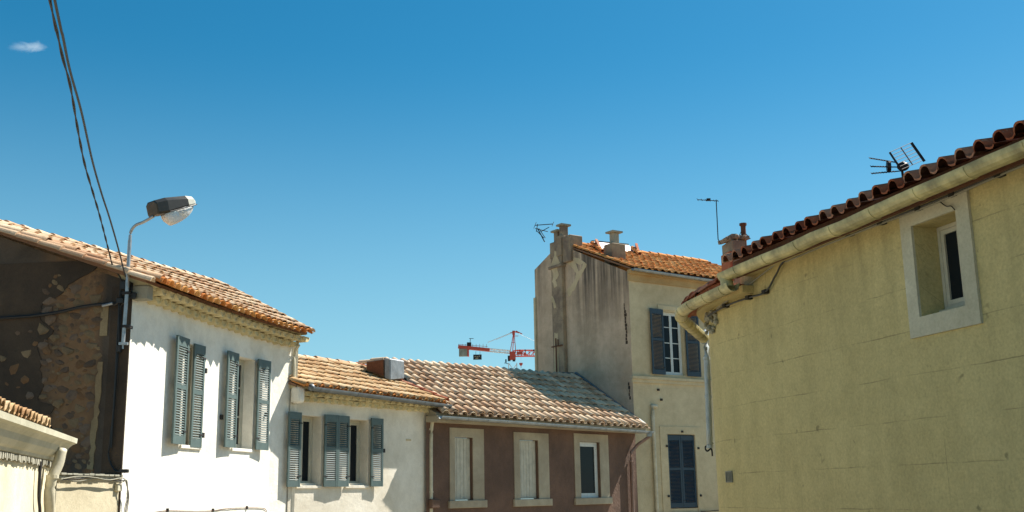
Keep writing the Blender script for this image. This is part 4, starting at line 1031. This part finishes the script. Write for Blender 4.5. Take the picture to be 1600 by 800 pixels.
# ================================================================== street lamp on the corner of the white house
yl = 15.02
lp = thing('street_lamp', 'wall mounted street lamp with dark faceted head and clear bowl on the white house corner', 'lamp', at_y(192, 535, yl))
pts = [at_y(192, 537, yl), at_y(195, 500, yl), at_y(198, 460, yl), at_y(200, 420, yl), at_y(203, 375, yl)]
bm = NB(); tube(bm, pts, .026, 10); obj('pole', bm, M['galv'], lp)
pts2 = smooth_path([at_y(203, 376, yl), at_y(204.5, 362, yl), at_y(212, 352, yl-.03), at_y(224, 347, yl-.06), at_y(240, 338, yl-.1)], 5)
bm = NB(); tube(bm, pts2, .021, 10); obj('arm', bm, M['galv'], lp)
bm = NB(); box(bm, at_y(193, 537, yl), (.12, .05, .035)); tube(bm, [at_y(192, 530, yl), at_y(192, 545, yl)], .012, 6); obj('foot_bracket', bm, M['galv'], lp)
for y_ in (458, 510):
    bm = NB(); p = at_y(197, y_, yl); box(bm, p+Vector((0, .05, 0)), (.10, .16, .04)); obj('clamp', bm, M['iron'], lp)
# head in its own frame: X along the lamp axis, Z up
hx = (dirn(42)+Vector((0, 0, .30))).normalized(); hy = Vector((0, 0, 1)).cross(hx).normalized(); hz = hx.cross(hy)
ho = at_y(243, 330, yl-.1)
def HQ(x, y, z): return ho+hx*x+hy*y+hz*z
Lh = .66
# housing: lofted sections (x, half width, bottom z, shoulder z, top z)
secs = [(-.05, .13, -.05, .09, .13), (-.04, .15, -.06, .10, .145), (.12, .165, -.06, .115, .165), (.46, .15, -.01, .10, .16), (.58, .12, .0, .09, .14), (.62, .08, .02, .07, .10)]
bm = NB(); rings = []
for x, hw, zb, zs_, zt in secs:
    rings.append([bm.verts.new(HQ(x, y, z)) for y, z in ((-hw*.85, zb), (hw*.85, zb), (hw, zb+.03), (hw, zs_), (hw*.6, zt), (-hw*.6, zt), (-hw, zs_), (-hw, zb+.03))])
for a_, b_ in zip(rings[:4], rings[1:4]):
    for j in range(8): bm.faces.new((a_[j], a_[(j+1) % 8], b_[(j+1) % 8], b_[j]))
bm.faces.new(rings[0]); bm.faces.new(rings[3])
hd = obj('lamp_head', bm, M['lamp_housing'], lp)
bm = NB()
rings = []
for x, hw, zb, zs_, zt in secs[3:]:
    x += .003; rings.append([bm.verts.new(HQ(x, y, z)) for y, z in ((-hw*.85, zb), (hw*.85, zb), (hw, zb+.03), (hw, zs_), (hw*.6, zt), (-hw*.6, zt), (-hw, zs_), (-hw, zb+.03))])
for a_, b_ in zip(rings, rings[1:]):
    for j in range(8): bm.faces.new((a_[j], a_[(j+1) % 8], b_[(j+1) % 8], b_[j]))
bm.faces.new(rings[0]); bm.faces.new(rings[-1])
obj('end_cap', bm, M['lamp_cap'], lp)
bm = NB(); rim = [HQ(.2, y, -.055) for y in (-.14, .14)]
frame = [HQ(.12, -.17, -.05), HQ(.46, -.16, -.01), HQ(.58, -.13, .01), HQ(.64, -.07, .02), HQ(.64, .07, .02), HQ(.58, .13, .01), HQ(.46, .16, -.01), HQ(.12, .17, -.05)]
tube(bm, frame, .009, 6); obj('rim', bm, M['black'], hd)
# clear bowl hanging under the housing
bm = NB(); rings = []
nx = 8
for i in range(nx+1):
    t_ = i/nx; x = .14+.47*t_; hw = .15*math.sqrt(max(.02, 1-(max(0, t_-.45)/.58)**2))*(.8+.2*min(1, t_*5)); dp_ = .19*min(1, .65+t_*3)*math.sqrt(max(.05, 1-(max(0, t_-.3)/.73)**2)); zc = -.055+.095*t_
    rings.append([bm.verts.new(HQ(x, hw*math.cos(math.pi*k/8), zc-dp_*math.sin(math.pi*k/8)**.8)) for k in range(9)])
for a_, b_ in zip(rings, rings[1:]):
    for k in range(8): bm.faces.new((a_[k], a_[k+1], b_[k+1], b_[k]))
    bm.faces.new((a_[8], a_[0], b_[0], b_[8]))
bm.faces.new(rings[0]); bm.faces.new(rings[-1])
obj('bowl', bm, M['bowl'], lp, smooth=True)
bm = NB(); bmesh.ops.create_uvsphere(bm, u_segments=10, v_segments=8, radius=.045, matrix=Matrix.Translation(HQ(.4, 0, -.06)) @ Matrix.Diagonal((1.6, 1, 1, 1))); obj('bulb', bm, M['crane_white'], lp)

# ================================================================== overhead cables
def overhead(pts, r, label, twist=False):
    P_ = smooth_path(pts, 8); bm = NB()
    if twist:
        fine = []
        for a_, b_ in zip(P_, P_[1:]):
            k = max(2, int((b_-a_).length/.09)); fine += [a_.lerp(b_, i/k) for i in range(k)]
        for ph in (0, math.pi):
            d = 0; pp_ = []
            for i, p in enumerate(fine):
                if i: d += (p-fine[i-1]).length
                an = d*6+ph; pp_.append(p+Vector((math.cos(an), 0, math.sin(an)))*r*.75)
            tube(bm, pp_, r*.8, 5)
    else: tube(bm, P_, r, 6)
    return tag(obj('overhead_cable', bm, M['black'], None), label, 'cable', 'cables strung across the sky to the white house')
hh = [3.18, 3.14, 3.12, 3.1, 3.08, 3.06]
def hang(px_, h0, h1, r0): 
    n_ = len(px_); P_ = [at_h(x, y, h0+(h1-h0)*i/(n_-1)) for i, (x, y) in enumerate(px_)]
    d = (P_[0]-P_[1]).normalized(); return [P_[0]+d*9+Vector((0, 0, .5)), P_[0]+d*4+Vector((0, 0, .12))]+P_
ca = hang(((85.5, 0), (98, 56), (109, 109), (127.5, 176), (144, 250), (158, 300), (171, 340), (184, 385), (196, 432)), 3.2, 3.06, 0)
cb_ = hang(((78, 0), (89, 49), (98, 90), (110, 135), (121, 199), (132, 255), (145, 300), (158, 345), (176, 416)), 3.3, 3.2, 0)
overhead(ca, .010, 'thick smooth black cable, the right of the two crossing the sky')
overhead(cb_, .008, 'thin twisted black cable, the left of the two crossing the sky', True)
# horizontal cable along the dark gable and conduits down the corner
def og(x, y, n=.06): s, z = WG.px(x, y, n); return WG.P(s, z, n)
tag(cable(None, [og(-160, 510), og(-60, 503), og(0, 497), os_ if False else og(45, 494), og(90, 488), og(130, 479), og(165, 475), og(178, 476), og(190, 470)], .022, M['black'], 'wall_cable'), 'thick black cable sagging across the dark rubble gable', 'cable')
con = thing('corner_conduits', 'black cables and junction boxes running down the shaded corner of the white house', 'cable', og(183, 740))
for k, pts in enumerate((((190, 455), (187, 520), (182, 580), (178, 640), (172, 690), (170, 715), (180, 735), (195, 738)), ((202, 440), (206, 455), (200, 470), (188, 480), (184, 520), (180, 600), (176, 660), (174, 700)), ((178, 418), (190, 440), (186, 470), (186, 540)))):
    cable(con, [og(x, y, .05+.012*k) for x, y in pts], .012, M['black'])
for x, y, sx, sz in ((196, 446, .14, .12), (206, 462, .12, .09), (188, 470, .10, .08), (186, 545, .06, .1), (194, 736, .12, .05)):
    bm = NB(); box(bm, og(x, y, .07), (sx, .07, sz), R(6)); obj('junction_box', bevel(bm, .008), M['black'], con)
bm = NB(); tube(bm, [og(160, 478, .1), og(176, 474, .1)], .02, 6); obj('tensioner', bm, M['galv'], con)

# ================================================================== tower crane far away
YC = 200.0
C_ = lambda x, y, dy=0: at_y(x, y, YC+dy)
crn = thing('tower_crane', 'distant red and white tower crane with counterweight and dark sign, above the pale roof', 'crane', C_(803, 700))
def lattice(bm, a, b_, w_, h_, n, t_=.09, zig=True):
    a, b_ = Vector(a), Vector(b_); d = (b_-a).normalized(); x = d.cross(Vector((0, 0, 1)))
    if x.length < .1: x = Vector((1, 0, 0))
    x.normalize(); y = x.cross(d).normalized()
    cs = [x*w_/2+y*h_/2, -x*w_/2+y*h_/2, -x*w_/2-y*h_/2, x*w_/2-y*h_/2]
    for c in cs: bar(bm, a+c, b_+c, t_)
    for i in range(n):
        p, q = a.lerp(b_, i/n), a.lerp(b_, (i+1)/n)
        for k in range(4):
            c0_, c1_ = cs[k], cs[(k+1) % 4]; bar(bm, p+c0_, p+c1_, t_*.7); bar(bm, (p+c0_) if i % 2 else (p+c1_), (q+c1_) if i % 2 else (q+c0_), t_*.7)
def part(name, bm, m, parent=None): return obj(name, bm, M[m], parent or crn)
bm = NB(); mt = C_(801, 568); lattice(bm, Vector((mt.x, mt.y, -30)), mt, 1.5, 1.5, 26, .17); part('mast', bm, 'crane_white')
bm = NB(); jr = C_(1180, 551, 60); jl = C_(806, 552); lattice(bm, jl, jr, 1.0, 1.1, 40, .16); part('jib', bm, 'crane_red')
bm = NB(); lattice(bm, C_(797, 550), C_(764, 547), .9, .5, 8, .10); part('counter_jib', bm, 'crane_white')
bm = NB(); bar(bm, C_(765, 547), C_(716, 542), 1.2, .55); part('counter_jib', bm, 'crane_red')
bm = NB()
for i in range(9): x_ = 717+i*5.4; bar(bm, C_(x_, 543), C_(x_, 537.5), .07)
bar(bm, C_(716, 538), C_(762, 541.5), .07); part('railing', bm, 'concrete')
bm = NB(); c = C_(724.5, 551); box(bm, c, (1.7, 1.0, 1.35)); cw = part('counterweight', bm, 'concrete')
bm = NB(); c = C_(731.5, 551); box(bm, c, (.32, 1.1, 1.4)); part('end_plate', bm, 'crane_red', cw)
bm = NB(); c = C_(733, 539); box(bm, c, (.8, .7, .9)); bar(bm, C_(734.5, 536), C_(735, 528.5), .1); bar(bm, C_(733, 529), C_(740, 529), .09); part('winch', bm, 'iron')
bm = NB(); c = C_(746, 558); box(bm, c, (1.55, .15, .95)); sb = part('sign_board', bm, 'black'); 
for x_, y_, w_ in ((742.5, 557, .25), (746, 557.5, .3), (749, 556.5, .2), (745, 560, .5)):
    bm = NB(); box(bm, C_(x_, y_, -.12), (w_, .05, .14)); part('sign_mark', bm, 'patch', sb)
bm = NB(); bar(bm, C_(743.5, 549), C_(743.5, 554), .06); bar(bm, C_(750, 549), C_(750, 554), .06); part('hanger', bm, 'iron')
bm = NB(); ap = C_(803, 518)
for x_ in (797, 806): bar(bm, C_(x_, 551), ap+Vector((0, 0, .1)), .13)
bar(bm, C_(801, 551, 1), ap, .12); bar(bm, C_(799, 535), C_(805, 535), .08); part('tower_head', bm, 'crane_red')
bm = NB(); box(bm, C_(802.5, 520), (.5, .5, .75)); bar(bm, C_(802, 518), C_(812, 520), .18); bar(bm, C_(806, 517), C_(816, 522), .16); bar(bm, C_(802, 525), C_(810, 525), .1); bar(bm, C_(797, 520), C_(803, 519), .12); part('tower_top', bm, 'crane_red')
bm = NB(); bar(bm, C_(801, 519), C_(762, 535), .10); bar(bm, C_(801, 520), C_(775, 531), .06); part('tie_bar', bm, 'crane_white')
bm = NB(); tube(bm, [C_(810, 521), C_(835, 533, 6)], .03, 4); part('tie_bar', bm, 'crane_white')
bm = NB(); box(bm, C_(801, 556), (1.1, 1.0, 1.5)); part('slewing_unit', bm, 'crane_red')
bm = NB(); box(bm, C_(795.5, 560), (.5, .8, .95)); box(bm, C_(803, 562), (.5, .7, .6)); part('cab', bm, 'iron')
bm = NB(); box(bm, C_(812, 552), (1.1, .9, .45)); bar(bm, C_(818, 553.5), C_(822, 553.5), .35); part('trolley', bm, 'crane_red')
for x_ in (812, 820.5, 834):
    bm = NB(); bar(bm, C_(x_, 551), C_(x_, 547), .06); box(bm, C_(x_, 547), (.25, .2, .2)); part('lamp_post', bm, 'iron')
bm = NB(); box(bm, C_(790.5, 564), (.25, .3, .6)); bar(bm, C_(788, 567), C_(797, 569), .1); part('platform', bm, 'iron')
bm = NB(); hk = C_(814, 569)
hp = [(0, -.42), (-.30, -.05), (-.34, .14), (-.2, .27), (0, .18), (.2, .27), (.34, .14), (.30, -.05)]
a_ = [bm.verts.new(hk+Vector((x_, -.15, z_))) for x_, z_ in hp]; b_ = [bm.verts.new(hk+Vector((x_, .15, z_))) for x_, z_ in hp]
bm.faces.new(a_); bm.faces.new(b_[::-1])
for j in range(8): bm.faces.new((a_[j], b_[j], b_[(j+1) % 8], a_[(j+1) % 8]))
bar(bm, hk+Vector((0, 0, -.4)), hk+Vector((0, 0, -.75)), .07); tube(bm, [hk+Vector((0, 0, .2)), C_(814, 553)], .012, 4); part('hook_block', bm, 'crane_red')

# ================================================================== one wisp of cloud
cm = bpy.data.materials.new('cloud'); cm.use_nodes = True; t = cm.node_tree; t.nodes.remove(t.nodes['Principled BSDF'])
pv = N(t, 'VolumePrincipled'); pv.inputs['Color'].default_value = (1, 1, 1, 1); pv.inputs['Anisotropy'].default_value = .2
tc = N(t, 'TexCoord'); mp = N(t, 'Mapping'); mp.inputs['Scale'].default_value = (.035, .05, .09); L(t, tc.outputs['Object'], mp.inputs[0])
n_ = nz(t, mp.outputs[0], 1.0, 5, .65, 1.0)
ln = N(t, 'VectorMath', operation='LENGTH'); mp2 = N(t, 'Mapping'); mp2.inputs['Scale'].default_value = (1/28, 1/16, 1/6.5); L(t, tc.outputs['Object'], mp2.inputs[0]); L(t, mp2.outputs[0], ln.inputs[0])
fall = mth(t, 'SUBTRACT', 1, ln.outputs['Value'])
dn = mth(t, 'MULTIPLY', mth(t, 'MAXIMUM', mth(t, 'SUBTRACT', mth(t, 'ADD', n_, mth(t, 'MULTIPLY', fall, .5)), .70), 0), .16)
L(t, dn, pv.inputs['Density']); L(t, pv.outputs[0], t.nodes['Material Output'].inputs['Volume'])
bm = NB(); bmesh.ops.create_icosphere(bm, subdivisions=3, radius=1)
for v in bm.verts: v.co = Vector((v.co.x*24, v.co.y*16, v.co.z*8.5))
co = at_y(50, 73, 900)
bmesh.ops.translate(bm, verts=bm.verts, vec=co)
o = obj('cloud', bm, cm, None); 
bpy.context.view_layer.update()
tag(o, 'small wisp of white cloud alone in the upper left sky', 'cloud')
# centre the object's own coordinates on the cloud
for v in o.data.vertices: v.co.z -= 8.5
o.location.z += 8.5

# ------------------------------------------------------------------ lift everything so the lower street is z = 0
for o in list(COL.objects):
    if o.parent is None and o.type in {'MESH', 'EMPTY'}: o.location.z += EYE
